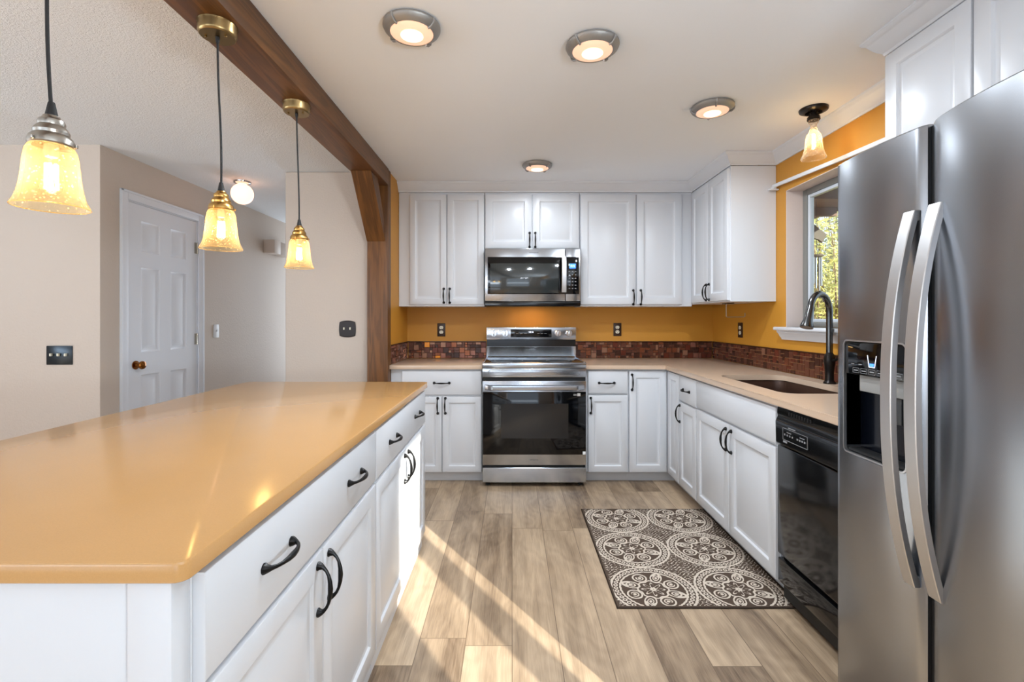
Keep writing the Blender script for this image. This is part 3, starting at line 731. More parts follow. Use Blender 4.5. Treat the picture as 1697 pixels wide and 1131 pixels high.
# oven door
dd = B(); box(dd, RX-.381, RX+.381, 3.502, 3.534, .160, .7795, .004); od = obj('oven_door', dd, M['steelx'], rg, True)
b = B(); box(b, RX-.379, RX+.379, 3.4985, 3.5035, .238, .700, .002); gl = obj('door_glass', b, M['blackglass'], od, True, label='black glass front of the oven door')
b = B(); box(b, RX-.245, RX+.250, 3.4978, 3.4990, .358, .613); obj('oven_window', b, M['ovenwin'], od, True, label='smoky see-through window')
b = B()
N_ = 24
rings = []
for k in range(N_+1):
    u = -1+2*k/N_; x = RX+u*.360; yy_ = 3.452-.006*(1-u*u); 
    if abs(u) > .97: yy_ = 3.470
    rings.append([(x, yy_-dy, .737+dz) for dy, dz in ((.010, .014), (.012, 0), (.010, -.014), (.0, -.019), (-.008, -.014), (-.008, .014), (0, .019))])
loft(b, rings)
for s in (-1, 1): box(b, RX+s*.350-.012, RX+s*.350+.012, 3.462, 3.504, .722, .752, .003)
obj('handle', b, M['steelx'], od, True)
text('logo', 'SAMSUNG', .0135, M['logo'], od, (RX-.003, 3.5015, .199))
b = B(); box(b, RX+.315, RX+.338, 3.4972, 3.4986, .668, .690); box(b, RX+.287, RX+.311, 3.4976, 3.4986, .680, .683); box(b, RX+.287, RX+.311, 3.4976, 3.4986, .673, .676); obj('energy_sticker', b, M['label'], od, True)
b = B(); box(b, RX+.355, RX+.376, 3.4972, 3.4986, .240, .262); obj('energy_sticker', b, M['label'], od, True)
# warming drawer, slightly bowed
b = B(); rings = []
for k in range(21):
    u = -1+2*k/20; x = RX+u*.380; f = 3.502-.004*(1-abs(u)**6)
    rings.append([(x, f+.004, .142), (x, f, .139), (x, f-.003, .09), (x, f, .036), (x, f+.004, .032), (x, 3.534, .032), (x, 3.534, .142)])
loft(b, rings); obj('storage_drawer', b, M['steelx'], rg, True)
b = B(); box(b, RX-.378, RX+.378, 3.525, 3.5345, .143, .159); box(b, RX-.36, RX+.36, 3.508, 3.524, .146, .152, .002); obj('drawer_gap', b, [M['blackmatt']], rg, True)
for sx in (-1, 1):
    for fy in (3.56, 4.1):
        b = B(); lathe(b, [(.018, 0), (.018, .012), (.010, .014), (.010, .031)], RX+sx*.345, fy, 0, 16, True); obj('foot', b, M['blackmatt'], rg, True)
# backguard
b = B(); pr = [(4.072, .916), (4.072, .985), (4.066, .998), (4.066, 1.001), (4.15, 1.001), (4.15, .916)]
loft(b, [[(x, y, z) for y, z in pr] for x in (RX-.381, RX+.381)]); obj('riser', b, M['steelx'], rg, True)
b = B(); box(b, RX-.378, RX+.378, 4.070, 4.145, 1.0015, 1.058); 
obj('vent_strip', b, M['black'], rg, True, label='black vent strip under the control panel')
b = B(); box(b, RX-.381, RX+.381, 4.052, 4.150, 1.0585, 1.165, .004); cp = obj('control_panel', b, M['steelx'], rg, True)
b = B(); box(b, RX-.175, RX+.172, 4.0495, 4.053, 1.079, 1.148, .001); dp = obj('display', b, M['blackglass'], cp, True, label='black touch display with lit clock')
text('clock_digits', '10:16', .019, M['whiteled'], dp, (RX-.002, 4.0492, 1.124))
for ex in (-.12, -.085, -.05, .06, .09, .12):
    b = B(); box(b, RX+ex-.010, RX+ex+.010, 4.0488, 4.0496, 1.110, 1.113); obj('touch_mark', b, M['grayprint'], dp, True)
for ex in (-.318, -.222, .226, .320):
    b = B(); disc_y(b, RX+ex, 4.0523, 1.113, .028, .010, 32); disc_y(b, RX+ex, 4.0423, 1.113, .023, .016, 32); box(b, RX+ex-.005, RX+ex+.005, 4.018, 4.028, 1.092, 1.134, .002)
    obj('knob', b, M['chrome'], cp, True)

# ================================================================== MICROWAVE
MX = .165; MF = 3.78
mw = thing('microwave', 'stainless over-the-range microwave hanging under the short wall cabinet', 'microwave', (MX, 3.98, 1.34))
b = B(); box(b, MX-.379, MX+.379, 3.802, 4.185, 1.345, 1.796, .002); obj('case', b, M['darkgrey'], mw, True)
def mx(px): return (px-848)*MF/FPX
b = B(); box(b, mx(803.3), mx(936.2), MF, 3.801, 1.377, 1.795, .004); md = obj('door', b, M['steelx'], mw, True)
b = B(); box(b, mx(937.0), mx(962), MF, 3.801, 1.377, 1.795, .004); mc = obj('control_panel', b, M['steelx'], mw, True)
b = B(); box(b, mx(807.6), mx(936.0), MF-.003, MF+.002, 1.432, 1.727, .002); obj('door_glass', b, M['blackglass'], md, True, label='black glass of the microwave door')
b = B(); box(b, mx(812), mx(925), MF-.0040, MF-.0028, 1.440, 1.676, .0005); obj('door_window', b, M['mwwin'], md, True, label='grey mesh window')
b = B(); box(b, mx(937.2), mx(958.8), MF-.003, MF+.002, 1.432, 1.727, .002); kp = obj('keypad', b, M['blackglass'], mc, True, label='black keypad')
b = B(); box(b, mx(942.8), mx(953.6), MF-.0042, MF-.0028, 1.636, 1.674, .0005); obj('display', b, M['blue'], kp, True, label='blue lit display')
text('clock_digits', '10:16', .017, M['whiteled'], kp, (mx(948.2), MF-.0046, 1.655))
for r_ in range(6):
    b = B()
    for c_ in range(3):
        x = mx(943.2+c_*5); z = 1.612-r_*.027; box(b, x-.006, x+.006, MF-.0036, MF-.0028, z-.0025, z+.0025)
    obj('key_row', b, M['grayprint'], kp, True)
b = B(); rings = []
for k in range(17):
    u = -1+2*k/16; z = 1.585+u*.140; f = MF-.030-.014*(1-u*u)
    rings.append([(mx(929.6), f, z), (mx(930.4), f-.004, z), (mx(936.9), f-.004, z), (mx(937.5), f, z), (mx(937), f+.007, z), (mx(930), f+.007, z)])
loft(b, rings)
for z in (1.455, 1.715): box(b, mx(931), mx(936), MF-.034, MF-.002, z-.008, z+.008, .002)
obj('handle', b, M['steeld'], md, True)
b = B(); box(b, MX-.379, MX+.379, 3.786, 3.8015, 1.334, 1.3765, .002); obj('vent_grille', b, M['black'], mw, True, label='black lower vent')
text('logo', 'Whirlpool', .018, M['logo'], md, (mx(884), MF-.0008, 1.762))
b = B(); box(b, MX-.10, MX+.10, 3.96, 4.02, 1.3425, 1.3448, .0008); obj('cooktop_lamp', b, emis('cooktop_lamp_glow', (255, 205, 130), 22), mw, True, label='lit lamp under the microwave')

# ================================================================== FRIDGE
FXF = .975
fr = thing('refrigerator', 'large stainless side-by-side refrigerator with two curved handles at the right', 'refrigerator', (1.36, 1.03, 0))
b = B(); box(b, 1.045, 1.745, .615, 1.448, .02, 1.685, .006); obj('body', b, flat('fridge_side_grey', (82, 82, 84), .45, .4), fr, True)
def bowed(Ya, Yb, z0, z1, bulge=.014, n=26):
    b = B(); pr = []
    for k in range(n+1):
        u = -1+2*k/n; y = (Ya+Yb)/2+u*(Yb-Ya)/2
        e = 1-abs(u)**2.2; x = FXF+.010-bulge*e
        if abs(u) > .985: x += .006
        pr.append((x, y))
    pr += [(1.043, Yb), (1.043, Ya)]
    zs = [(z0, .004), (z0+.004, 0), (z1-.004, 0), (z1, .004)]
    cx_, cy_ = 1.0, (Ya+Yb)/2
    rings = [[(x+(ins if x < 1.04 else 0), y, z) for x, y in pr] for z, ins in zs]
    loft(b, rings); return b
fz = obj('freezer_door', bowed(1.136, 1.449, .09, 1.70), M['steelz'], fr, True)
# dispenser opening cut into the freezer door
DYa, DYb, DZa, DZb = 1.178, 1.407, .847, 1.176
b = B(); rr = rrect(DYb-DYa, DZb-DZa, .018, 5)
loft(b, [[(x, (DYa+DYb)/2+u, (DZa+DZb)/2+v) for u, v in rr] for x in (.90, 1.034)])
bm_ = obj('cut', b, M['navy'], None); bm_.data.transform(WM[fr.name].inverted()); bm_.parent = fr
boolean(fz, bm_)
rd = obj('refrigerator_door', bowed(.615, 1.120, .09, 1.70, .036), M['steelz'], fr, True)
b = B(); box(b, 1.0, 1.044, 1.1205, 1.1355, .09, 1.695); obj('door_gap', b, M['blackmatt'], fr, True)
b = B(); box(b, 1.03, 1.3, .63, 1.44, .02, .088, .003); obj('toe_grille', b, M['blackmatt'], fr, True)
# dispenser liner
yc, zc = (DYa+DYb)/2, (DZa+DZb)/2
b = B()
R1 = rrect(DYb-DYa-.001, DZb-DZa-.001, .018, 5); R2 = rrect(DYb-DYa-.010, DZb-DZa-.010, .014, 5)
def rg_(R_, x): return [(x, yc+u, zc+v) for u, v in R_]
def facex(y):
    u = (y-(1.136+1.449)/2)/((1.449-1.136)/2); return FXF+.010-.014*(1-abs(u)**2.2)
rim0 = [(facex(yc+u)-.0015, yc+u, zc+v) for u, v in R1]; rim1 = [(facex(yc+u)-.0015, yc+u, zc+v) for u, v in R2]
loft(b, [rg_(R1, 1.030), rim0, rim1, rg_(R2, 1.026)], True, False, False); obj('dispenser_rim', b, M['steeld'], fz, True)
b = B(); loft(b, [rg_(R2, .984), rg_(R2, 1.0262)], True, False, True); obj('dispenser_liner', b, M['navy'], fz, True, label='dark water dispenser recess')
b = B(); cpz = 1.076
prf = []
box(b, .9795, 1.0255, DYa+.006, DYb-.006, cpz, DZb-.006, .004); dpn = obj('dispenser_panel', b, M['blackglass'], fz, True, label='black dispenser panel with lit icons')
b = B(); xx = .9788
def line(y0, z0, y1, z1, w_=.0008): tube(b, [(xx, y0, z0), (xx, y1, z1)], w_, 4)
cY = 1.297
line(cY+.016, 1.135, cY+.010, 1.103, .0009); line(cY+.010, 1.103, cY-.010, 1.103, .0009); line(cY-.010, 1.103, cY-.016, 1.135, .0009)
obj('glass_icon', b, M['whiteled'], dpn, True)
b = B(); box(b, xx-.0003, xx+.0005, cY-.007, cY+.008, 1.105, 1.113); obj('water_icon', b, M['blue'], dpn, True)
b = B()
for y in (1.357, 1.327, 1.297, 1.267, 1.237, 1.207):
    line(y+.012, 1.083, y-.012, 1.083, .0005); line(y+.012, 1.096, y-.012, 1.096, .0005); line(y+.012, 1.083, y+.012, 1.096, .0005); line(y-.012, 1.083, y-.012, 1.096, .0005)
    box(b, xx-.0003, xx+.0005, y-.008, y+.008, 1.088, 1.091)
for y in (1.37, 1.34, 1.25, 1.22): box(b, xx-.0003, xx+.0005, y-.006, y+.006, 1.106, 1.108)
obj('button_marks', b, M['grayprint'], dpn, True)
b = B(); box(b, .992, 1.0250, 1.19, 1.362, 1.030, 1.0755, .003); obj('nozzle_housing', b, M['grey'], fz, True, label='grey nozzle housing')
b = B(); box(b, .998, 1.012, 1.222, 1.242, .96, 1.0295, .003); loft(b, [[(.992, 1.206, .985), (.992, 1.198, .93), (.996, 1.186, .94), (.996, 1.184, .985)], [(1.0, 1.206, .985), (1.0, 1.198, .93), (1.004, 1.186, .94), (1.004, 1.184, .985)]]); obj('dispenser_lever', b, M['darkgrey'], fz, True)
b = B(); box(b, .985, 1.025, DYa+.012, DYb-.012, DZa+.006, DZa+.014, .002); obj('drip_tray', b, M['blackmatt'], fz, True)
# handles
def fridge_handle(parent, yc_, z0, z1, wdt=.034):
    b = B(); rings = []; n = 32
    for k in range(n+1):
        u = -1+2*k/n; z = (z0+z1)/2+u*(z1-z0)/2
        x = FXF+.006-.012-.058*(1-abs(u)**2.3)
        th = .013
        rings.append([(x, yc_-wdt/2, z), (x-.0015, yc_-wdt/2+.002, z), (x-.0015, yc_+wdt/2-.002, z), (x, yc_+wdt/2, z), (x+th, yc_+wdt/2, z), (x+th, yc_-wdt/2, z)])
    loft(b, rings)
    for z in (z0+.012, z1-.012): box(b, FXF-.006, FXF+.012, yc_-wdt/2+.003, yc_+wdt/2-.003, z-.012, z+.012, .002)
    return obj('door_handle', b, M['steeld'], parent, True, label='long bowed metal handle')
fridge_handle(fz, 1.163, .588, 1.497); fridge_handle(rd, 1.092, .592, 1.500)

# ================================================================== DISHWASHER
DWF = 1.152
dw = thing('dishwasher', 'glossy black dishwasher between the sink cabinet and the refrigerator', 'dishwasher', (1.45, 1.785, 0))
b = B(); box(b, 1.19, 1.74, 1.485, 2.088, .02, .845, .002); obj('tub', b, M['blackmatt'], dw, True)
b = B(); box(b, DWF+.010, 1.189, 1.485, 2.088, .215, .688, .006); obj('door', b, M['black'], dw, True)
b = B(); pr = [(1.189, .692), (DWF+.010, .692), (DWF+.003, .700), (DWF+.001, .790), (DWF+.006, .800), (DWF+.014, .812), (DWF+.008, .826), (DWF+.010, .852), (1.189, .852)]
loft(b, [[(x, y, z) for x, z in pr] for y in (1.486, 2.087)]); bmesh.ops.bevel(b, geom=[e for e in b.edges], offset=.0015, segments=2, affect='EDGES')
cpn = obj('control_panel', b, M['black'], dw, True)
b = B()
for k in range(9): box(b, DWF+.0065, DWF+.012, 2.0-.018*k-.010, 2.0-.018*k, .829, .843)
obj('vent_slots', b, M['blackmatt'], cpn, True)
b = B()
def fx_(z): return DWF-.006-.010*((z-.700)/.090)*.4-.0008
x = DWF+.0003
for z in (.772, .723): box(b, x, x+.003, 1.86, 2.03, z, z+.0012)
for y in (1.86, 2.029): box(b, x, x+.003, y, y+.0012, .723, .772)
for k in range(4): box(b, x, x+.003, 2.012-.018*k, 2.018-.018*k, .743, .750)
for k in range(4): box(b, x, x+.003, 1.922-.016*k, 1.930-.016*k, .743, .750)
box(b, x, x+.003, 1.97, 2.0, .757, .760); box(b, x, x+.003, 1.88, 1.91, .757, .760); box(b, x, x+.004, 1.94, 1.99, .778, .781); box(b, x, x+.003, 2.0, 2.026, .712, .719)
obj('button_marks', b, M['grayprint'], cpn, True)
b = B(); box(b, DWF+.012, 1.189, 1.486, 2.087, .092, .196, .004); obj('kick_panel', b, M['black'], dw, True)

# ================================================================== FAUCET
fc = thing('faucet', 'dark gunmetal gooseneck kitchen faucet behind the sink, in front of the window', 'faucet', (1.695, 2.545, .890))
b = B(); cx, cy = 1.695, 2.545
lathe(b, [(.030, .0002), (.030, .006), (.024, .012), (.021, .02), (.021, .06), (.024, .09), (.027, .115), (.027, .135), (.024, .150), (.018, .160), (.0145, .17)], cx, cy, .890, 28, True); obj('base', b, M['bronze'], fc, True)
b = B(); ang = math.radians(30); dx, dy = -math.cos(ang), -math.sin(ang); rad = .094
pts = [(cx, cy, 1.055), (cx, cy, 1.15), (cx, cy, 1.22), (cx, cy, 1.272)]
for k in range(1, 15):
    a = PI*k/14*.93; o_ = rad*(1-math.cos(a)); pts.append((cx+dx*o_, cy+dy*o_, 1.272+rad*math.sin(a)))
tube(b, pts, .0160, 18); obj('spout', b, M['gunmetal'], fc, True)
e_ = Vector(pts[-1]); dv = (Vector(pts[-1])-Vector(pts[-2])).normalized()
b = B(); tube(b, [e_-dv*.005, e_+dv*.02, e_+dv*.045, e_+dv*.07, e_+dv*.098, e_+dv*.108], [.0185, .0190, .0200, .023, .031, .030], 20); obj('spray_head', b, M['gunmetal'], fc, True)
b = B(); tube(b, [(cx, cy-.02, 1.015), (cx, cy-.05, 1.02), (cx+.005, cy-.085, 1.045)], [.009, .007, .006], 10); obj('lever', b, M['bronze'], fc, True)

# ================================================================== RUG
def rug():
    x0, x1, y0, y1 = .448, 1.238, 2.03, 3.085
    st = .0029; nx = int((x1-x0)/st); ny = int((y1-y0)/st)
    rr_ = random.Random(3)
    blobs = [(rr_.uniform(0, 1), rr_.uniform(0, 1)) for _ in range(10)]
    cs = [(cx_, cy_) for cx_ in (.642, 1.030) for cy_ in (2.165, 2.55, 2.935)]
    def band(d, w_): return max(0.0, min(1.0, 1.0-abs(d)/w_*.5-0))
    def val(x, y):
        best = min(cs, key=lambda c: (c[0]-x)**2+(c[1]-y)**2)
        px, py = (x-best[0])/.190, (y-best[1])/.190
        r = math.hypot(px, py); a = math.atan2(py, px)
        v = 0.0
        def ln(d, w_): return max(0.0, 1.0-abs(d)/w_)
        if r < 1.03:
            wob = .006*math.sin(a*37+x*90)
            v = max(v, 1.6*ln(r-.985+wob, .040), 1.6*ln(r-.775+wob, .034))
            if .80 < r < .96:     # chain of small loops
                k = 44; t_ = (a/(2*PI)*k) % 1.0; dd_ = math.hypot((t_-.5)*2*PI*r/k, r-.882)
                v = max(v, 1.4*ln(dd_-.040, .024))
            if r < .76:
                # eight petals with curls
                t_ = ((a/(2*PI)*8) % 1.0)-.5; aa = t_*2*PI/8
                qx, qy = r*math.cos(aa), r*math.sin(aa)
                par = int(math.floor(a/(2*PI)*8)) % 2
                cx_ = .53
                dd_ = math.hypot((qx-cx_)/(1.25 if par else 1.0), qy/(.78 if par else 1.0))
                v = max(v, 1.5*ln(dd_-.165, .030), 1.3*ln(dd_-.085, .026) if qx < .6 or par else 0, 1.3*ln(dd_-.02, .035))
                if par: v = max(v, 1.4*ln(abs(qy)-.55*(.76-qx), .026) if .56 < qx < .76 else 0)
                v = max(v, 1.4*ln(r-.345-.025*math.cos(8*a), .030))
                # centre flower
                f = .15+.09*math.cos(8*a+.4); v = max(v, 1.4*ln(r-f-.03, .035), 1.5*ln(r-.045, .045))
        if r > 1.0 or v < .1 and r > 1.0:
            # scroll filling between the circles
            s1 = math.sin(x*150+2.2*math.sin(y*95)); s2 = math.sin(y*150+2.2*math.sin(x*95+1))
            v = max(v, .95*ln(s1*s2-.12, .34))
        return min(v, 1.0)
    vs = []; ws = []; fs = []
    for j in range(ny+1):
        for i in range(nx+1):
            x = x0+(x1-x0)*i/nx; y = y0+(y1-y0)*j/ny
            ed = min(x-x0, x1-x, y-y0, y1-y)
            wv = 0.0 if ed < .009 else val(x, y)
            ws.append(wv); vs.append((x-(x0+x1)/2, y-(y0+y1)/2, .0062+(.0008*wv if ed > .004 else -.001)))
    for j in range(ny):
        for i in range(nx):
            k = j*(nx+1)+i; fs.append((k, k+1, k+nx+2, k+nx+1))
    me = bpy.data.meshes.new('rug'); me.from_pydata(vs, [], fs); me.materials.append(M['rug'])
    at = me.attributes.new('weave', 'FLOAT', 'POINT'); at.data.foreach_set('value', ws)
    t = thing('rug', 'brown and cream medallion rug on the plank floor beside the sink cabinet', 'rug', ((x0+x1)/2, (y0+y1)/2, 0))
    o = bpy.data.objects.new('woven_top', me); COL.objects.link(o); o.parent = t; me.shade_smooth()
    b = B(); cx_, cy_ = (x0+x1)/2, (y0+y1)/2
    box(b, x0-cx_-.002, x1-cx_+.002, y0-cy_-.002, y1-cy_+.002, .0004, .0052, .002); obj('binding', b, M['rugedge'], t)
rug()

# ================================================================== LIGHT FITTINGS
def copy_tree(o, loc):
    r = o.copy(); COL.objects.link(r); r.location = loc
    for ch in list(o.children):
        c = ch.copy(); COL.objects.link(c); c.parent = r
        for g in list(ch.children):
            d = g.copy(); COL.objects.link(d); d.parent = c
    return r
def bell(zt, zb, rt, rm, rb):
    """bell shade outline, top to bottom"""
    H = zt-zb
    return [(rt, zt), (rt+.004, zt-.03*H), (rt*1.35, zt-.10*H), (rm*.86, zt-.22*H), (rm*.97, zt-.36*H), (rm*1.02, zt-.52*H), (rm*1.10, zt-.68*H), (rm*1.24, zt-.82*H), (rb*.95, zt-.93*H), (rb, zb+.01*H), (rb*.995, zb)]
def pendant(loc_x, loc_y, cap_mat, label, wob=(0, 0), canopy_mat=None):
    ZB = 1.468
    t = thing('pendant_lamp', label, 'lamp', (loc_x, loc_y, ZB), 0, 'pendant lamps over the island')
    X_, Y_ = loc_x, loc_y
    b = B(); lathe(b, [(.001, 2.176), (.052, 2.176), (.056, 2.180), (.058, 2.186), (.058, 2.208), (.060, 2.2155), (.001, 2.2155)], X_-.012, Y_, 0, 40)
    cn = obj('canopy', b, canopy_mat or M['oldbrass'], t, True)
    for s in (-1, 1):
        b = B(); lathe(b, [(.001, -.008), (.004, -.007), (.0045, -.003), (.0035, .0)], X_-.012+s*.033, Y_-.01, 2.176, 14); obj('screw', b, M['oldbrass'], cn, True)
    b = B(); lathe(b, [(.0045, -.02), (.006, -.012), (.007, -.001)], X_-.012, Y_, 2.176, 14, True); obj('cord_grip', b, M['cord'], cn, True)
    b = B(); pts = []
    for k in range(25):
        u = k/24; z = 2.168+(1.668-2.168)*u
        pts.append((X_-.012+(.012)*u+wob[0]*math.sin(PI*u)*.6+wob[1]*math.sin(2*PI*u), Y_, z))
    tube(b, pts, .0034, 10); obj('cord', b, M['cord'], t, True)
    b = B(); lathe(b, [(.005, 1.690), (.006, 1.688), (.011, 1.660), (.011, 1.656)], X_, Y_, 0, 20, True); obj('strain_relief', b, M['cord'], t, True)
    b = B(); lathe(b, [(.010, 1.662), (.014, 1.660), (.016, 1.655), (.021, 1.651), (.023, 1.645), (.022, 1.640), (.027, 1.634), (.030, 1.627), (.029, 1.621), (.035, 1.615), (.038, 1.607), (.038, 1.600), (.036, 1.597), (.030, 1.597), (.028, 1.603), (.001, 1.610)], X_, Y_, 0, 40, False)
    for s in range(3):
        a = 2*PI*s/3+.5; disc = lathe(b, [(.001, .004), (.003, .003), (.003, -.003), (.001, -.004)], X_+.040*math.cos(a), Y_+.040*math.sin(a), 1.603, 10)
    obj('socket_cap', b, cap_mat, t, True)
    b = B(); H_ = 1.601-ZB
    pr = [(.029, 1.601), (.034, 1.599), (.0385, 1.594), (.0420, 1.585), (.0440, 1.572), (.0455, 1.555), (.0470, 1.538), (.0490, 1.520), (.0525, 1.500), (.0575, 1.484), (.0625, 1.474), (.0640, ZB+.001), (.0630, ZB)]
    lathe(b, pr, X_, Y_, 0, 56); 
    sh = obj('glass_shade', b, M['amber'], t, True, label='amber seeded glass bell shade')
    md_ = None
    b = B(); tube(b, [(X_+.0632*math.cos(2*PI*k/48), Y_+.0632*math.sin(2*PI*k/48), ZB+.001) for k in range(49)], .0012, 6, False); obj('shade_rim', b, M['amber'], sh, True)
    b = B(); lathe(b, [(.012, 1.600), (.013, 1.590), (.012, 1.578), (.010, 1.574), (.001, 1.574)], X_, Y_, 0, 20); bl = obj('bulb_socket', b, M['cream'], t, True)
    b = B(); lathe(b, [(.001, 1.5745), (.010, 1.573), (.012, 1.560), (.018, 1.540), (.0205, 1.520), (.018, 1.505), (.009, 1.494), (.0005, 1.491)], X_, Y_, 0, 24); obj('bulb', b, M['pane'], t, True)
    b = B()
    for k in range(6):
        a = 2*PI*k/6; tube(b, [(X_+.009*math.cos(a), Y_+.009*math.sin(a), 1.560), (X_+.0105*math.cos(a+.3), Y_+.0105*math.sin(a+.3), 1.508)], .0024, 6)
    obj('filament', b, M['bulb'], t, True, label='glowing filament')
    return t
pendant(-.966, 1.0, M['nickel'], 'nearest pendant lamp, with a grey nickel socket cap above amber glass shade', (-.006, .002))
pendant(-.970, 1.59, M['brass'], 'middle pendant lamp, brass cap over amber glass shade, before the hall door', (.003, -.002))
pendant(-.973, 2.18, M['brass'], 'farthest and smallest looking pendant lamp, brass cap, before the beige wall', (.002, -.001))

def ceiling_light(x, y, label, rot, src=None):
    if src is not None:
        t = copy_tree(src, (x, y, CZ)); t.rotation_euler = (0, 0, rot); t['label'] = label; return t
    t = thing('ceiling_light', label, 'ceiling light', (0, 0, CZ), 0, 'round flush ceiling lights')
    b = B(); lathe(b, [(.100, -.0003), (.106, -.003), (.107, -.010), (.103, -.018), (.092, -.027), (.083, -.031), (.080, -.030), (.080, -.024)], 0, 0, CZ, 56); obj('trim_ring', b, M['ring'], t, True, label='brushed grey metal ring')
    for k in range(4):
        a = PI/4+k*PI/2; b = B()
        if True:
            tube(b, [((.108)*math.cos(a), .108*math.sin(a), CZ-.006), (.105*math.cos(a), .105*math.sin(a), CZ-.020), (.094*math.cos(a), .094*math.sin(a), CZ-.030), (.080*math.cos(a), .080*math.sin(a), CZ-.034)], .0045, 8)
        obj('clip', b, M['ring'], t, True)
    b = B(); lathe(b, [(.0805, -.029), (.070, -.0335), (.050, -.0375), (.001, -.040)], 0, 0, CZ, 48); ln_ = obj('lens', b, M['lens'], t, True, label='lit frosted lens')
    b = B(); lathe(b, [(.042, -.0393), (.030, -.0400), (.001, -.0402)], 0, 0, CZ, 32); obj('lamp_spot', b, M['lensc'], ln_, True, label='brighter centre of the lens')
    l = bpy.data.lights.new('lamp_light', 'AREA'); l.shape = 'DISK'; l.size = .07; l.energy = 11.5; l.color = (.82, .91, 1.0); l.spread = math.radians(175)
    lo = bpy.data.objects.new('lamp_light', l); COL.objects.link(lo); lo.parent = ln_; lo.location = (0, 0, -.0425)
    t.location = (x, y, CZ); t.rotation_euler = (0, 0, rot); return t
s0 = ceiling_light(-.377, 1.795, 'round flush ceiling light nearest the wooden beam, top left of the four', .25)
ceiling_light(.323, 1.915, 'round flush ceiling light near the middle of the kitchen ceiling, facing the range', .0, s0)
ceiling_light(1.040, 2.475, 'round flush ceiling light on the right, nearest the small glass bell light', .6, s0)
ceiling_light(.180, 3.405, 'round flush ceiling light farthest away, close above the microwave cabinets', .1, s0)
for o in COL.objects:      # the lamp close to the cabinets is dimmer
    if o.type == 'LIGHT' and o.parent and o.parent.parent and abs(o.parent.parent.location.y-3.405) < .01:
        o.data = o.data.copy(); o.data.energy = 3.5

# semi-flush over the sink
X_, Y_ = 1.585, 2.505
t = thing('ceiling_lamp', 'small bronze ceiling lamp with clear glass bell, hanging in front of the window wall', 'lamp', (X_, Y_, CZ))
b = B(); lathe(b, [(.001, -.022), (.020, -.022), (.045, -.021), (.058, -.016), (.066, -.012), (.068, -.006), (.068, -.0005)], X_, Y_, CZ, 44); cn = obj('canopy', b, M['bronze'], t, True)
b = B()
for k in range(20):
    a = 2*PI*k/20; tube(b, [(X_+.022*math.cos(a), Y_+.022*math.sin(a), CZ-.0235), (X_+.040*math.cos(a), Y_+.040*math.sin(a), CZ-.0225)], .0022, 6)
obj('ribbing', b, M['bronze'], cn, True)
b = B(); lathe(b, [(.014, -.022), (.014, -.034), (.024, -.038), (.030, -.044), (.031, -.058), (.029, -.061), (.001, -.058)], X_, Y_, CZ, 32); obj('fitter', b, M['bronze'], t, True)
b = B(); lathe(b, [(.024, -.058), (.024, -.072), (.018, -.080), (.0145, -.088), (.015, -.104)], X_, Y_, CZ, 32); lathe(b, bell(-.103, -.262, .015, .040, .060), X_, Y_, CZ, 48); obj('glass_shade', b, M['clearseed'], t, True, label='clear bell glass shade')
b = B(); lathe(b, [(.0005, -.215), (.008, -.21), (.017, -.185), (.0165, -.16), (.009, -.135), (.009, -.11), (.001, -.108)], X_, Y_, CZ, 24); obj('bulb', b, M['pane'], t, True)
b = B(); tube(b, [(X_, Y_, CZ-.135), (X_+.002, Y_, CZ-.2)], .007, 10); obj('filament', b, M['bulb'], t, True, label='glowing filament')
# globe in the hall
X_, Y_ = -2.167, 3.83
t = thing('globe_light', 'round pink-white glass globe light on the hall ceiling near the door', 'lamp', (X_, Y_, CZ))
b = B(); lathe(b, [(.001, -.020), (.050, -.020), (.062, -.014), (.066, -.004), (.066, -.0005)], X_, Y_, CZ, 32); obj('canopy', b, M['chrome'], t, True)
b = B(); pr = [(.083*math.sin(a), -.100+.083*math.cos(a)) for a in [PI*k/20 for k in range(2, 21)]]; pr[-1] = (.0005, -.183); lathe(b, [(.03, -.0205)]+pr, X_, Y_, CZ, 40); obj('globe', b, M['globe'], t, True, label='lit frosted globe')

# chandelier in the dining end behind the camera (its glow shows in the microwave glass)
CX, CY_, CH = .22, -1.55, 1.93
t = thing('chandelier', 'six-candle bronze chandelier in the dining end behind the camera, mirrored in the microwave', 'lamp', (CX, CY_, CH))
b = B(); lathe(b, [(.001, -.12), (.012, -.11), (.03, -.07), (.035, -.04), (.018, 0), (.012, .06), (.022, .10), (.008, .14), (.004, .18), (.004, CZ-CH-.04), (.06, CZ-CH-.03), (.07, CZ-CH-.0005)], CX, CY_, CH, 24); obj('hub', b, M['bronze'], t, True)
bulbm = emis('candle_bulb', (236, 244, 255), 75)
for k in range(6):
    a = 2*PI*k/6+.26; ux2, uy2 = math.cos(a), math.sin(a)
    b = B(); tube(b, [(CX+ux2*r_, CY_+uy2*r_, CH+z_) for r_, z_ in ((.02, -.04), (.08, -.09), (.16, -.10), (.23, -.06), (.25, 0))], .007, 8); obj('arm', b, M['bronze'], t, True)
    b = B(); lathe(b, [(.001, 0), (.028, .004), (.03, .01), (.012, .012), (.011, .075), (.001, .076)], CX+ux2*.25, CY_+uy2*.25, CH, 16); cdl = obj('candle', b, M['cream'], t, True)
    b = B(); lathe(b, [(.001, .0765), (.010, .08), (.019, .10), (.016, .125), (.001, .15)], CX+ux2*.25, CY_+uy2*.25, CH, 16); obj('bulb', b, bulbm, cdl, True, label='lit candle bulb')

# ================================================================== SWITCHES, OUTLETS, SMALL THINGS
def plate_thing(name, label, cat, loc, rz, group=None): return thing(name, label, cat, loc, rz, group)
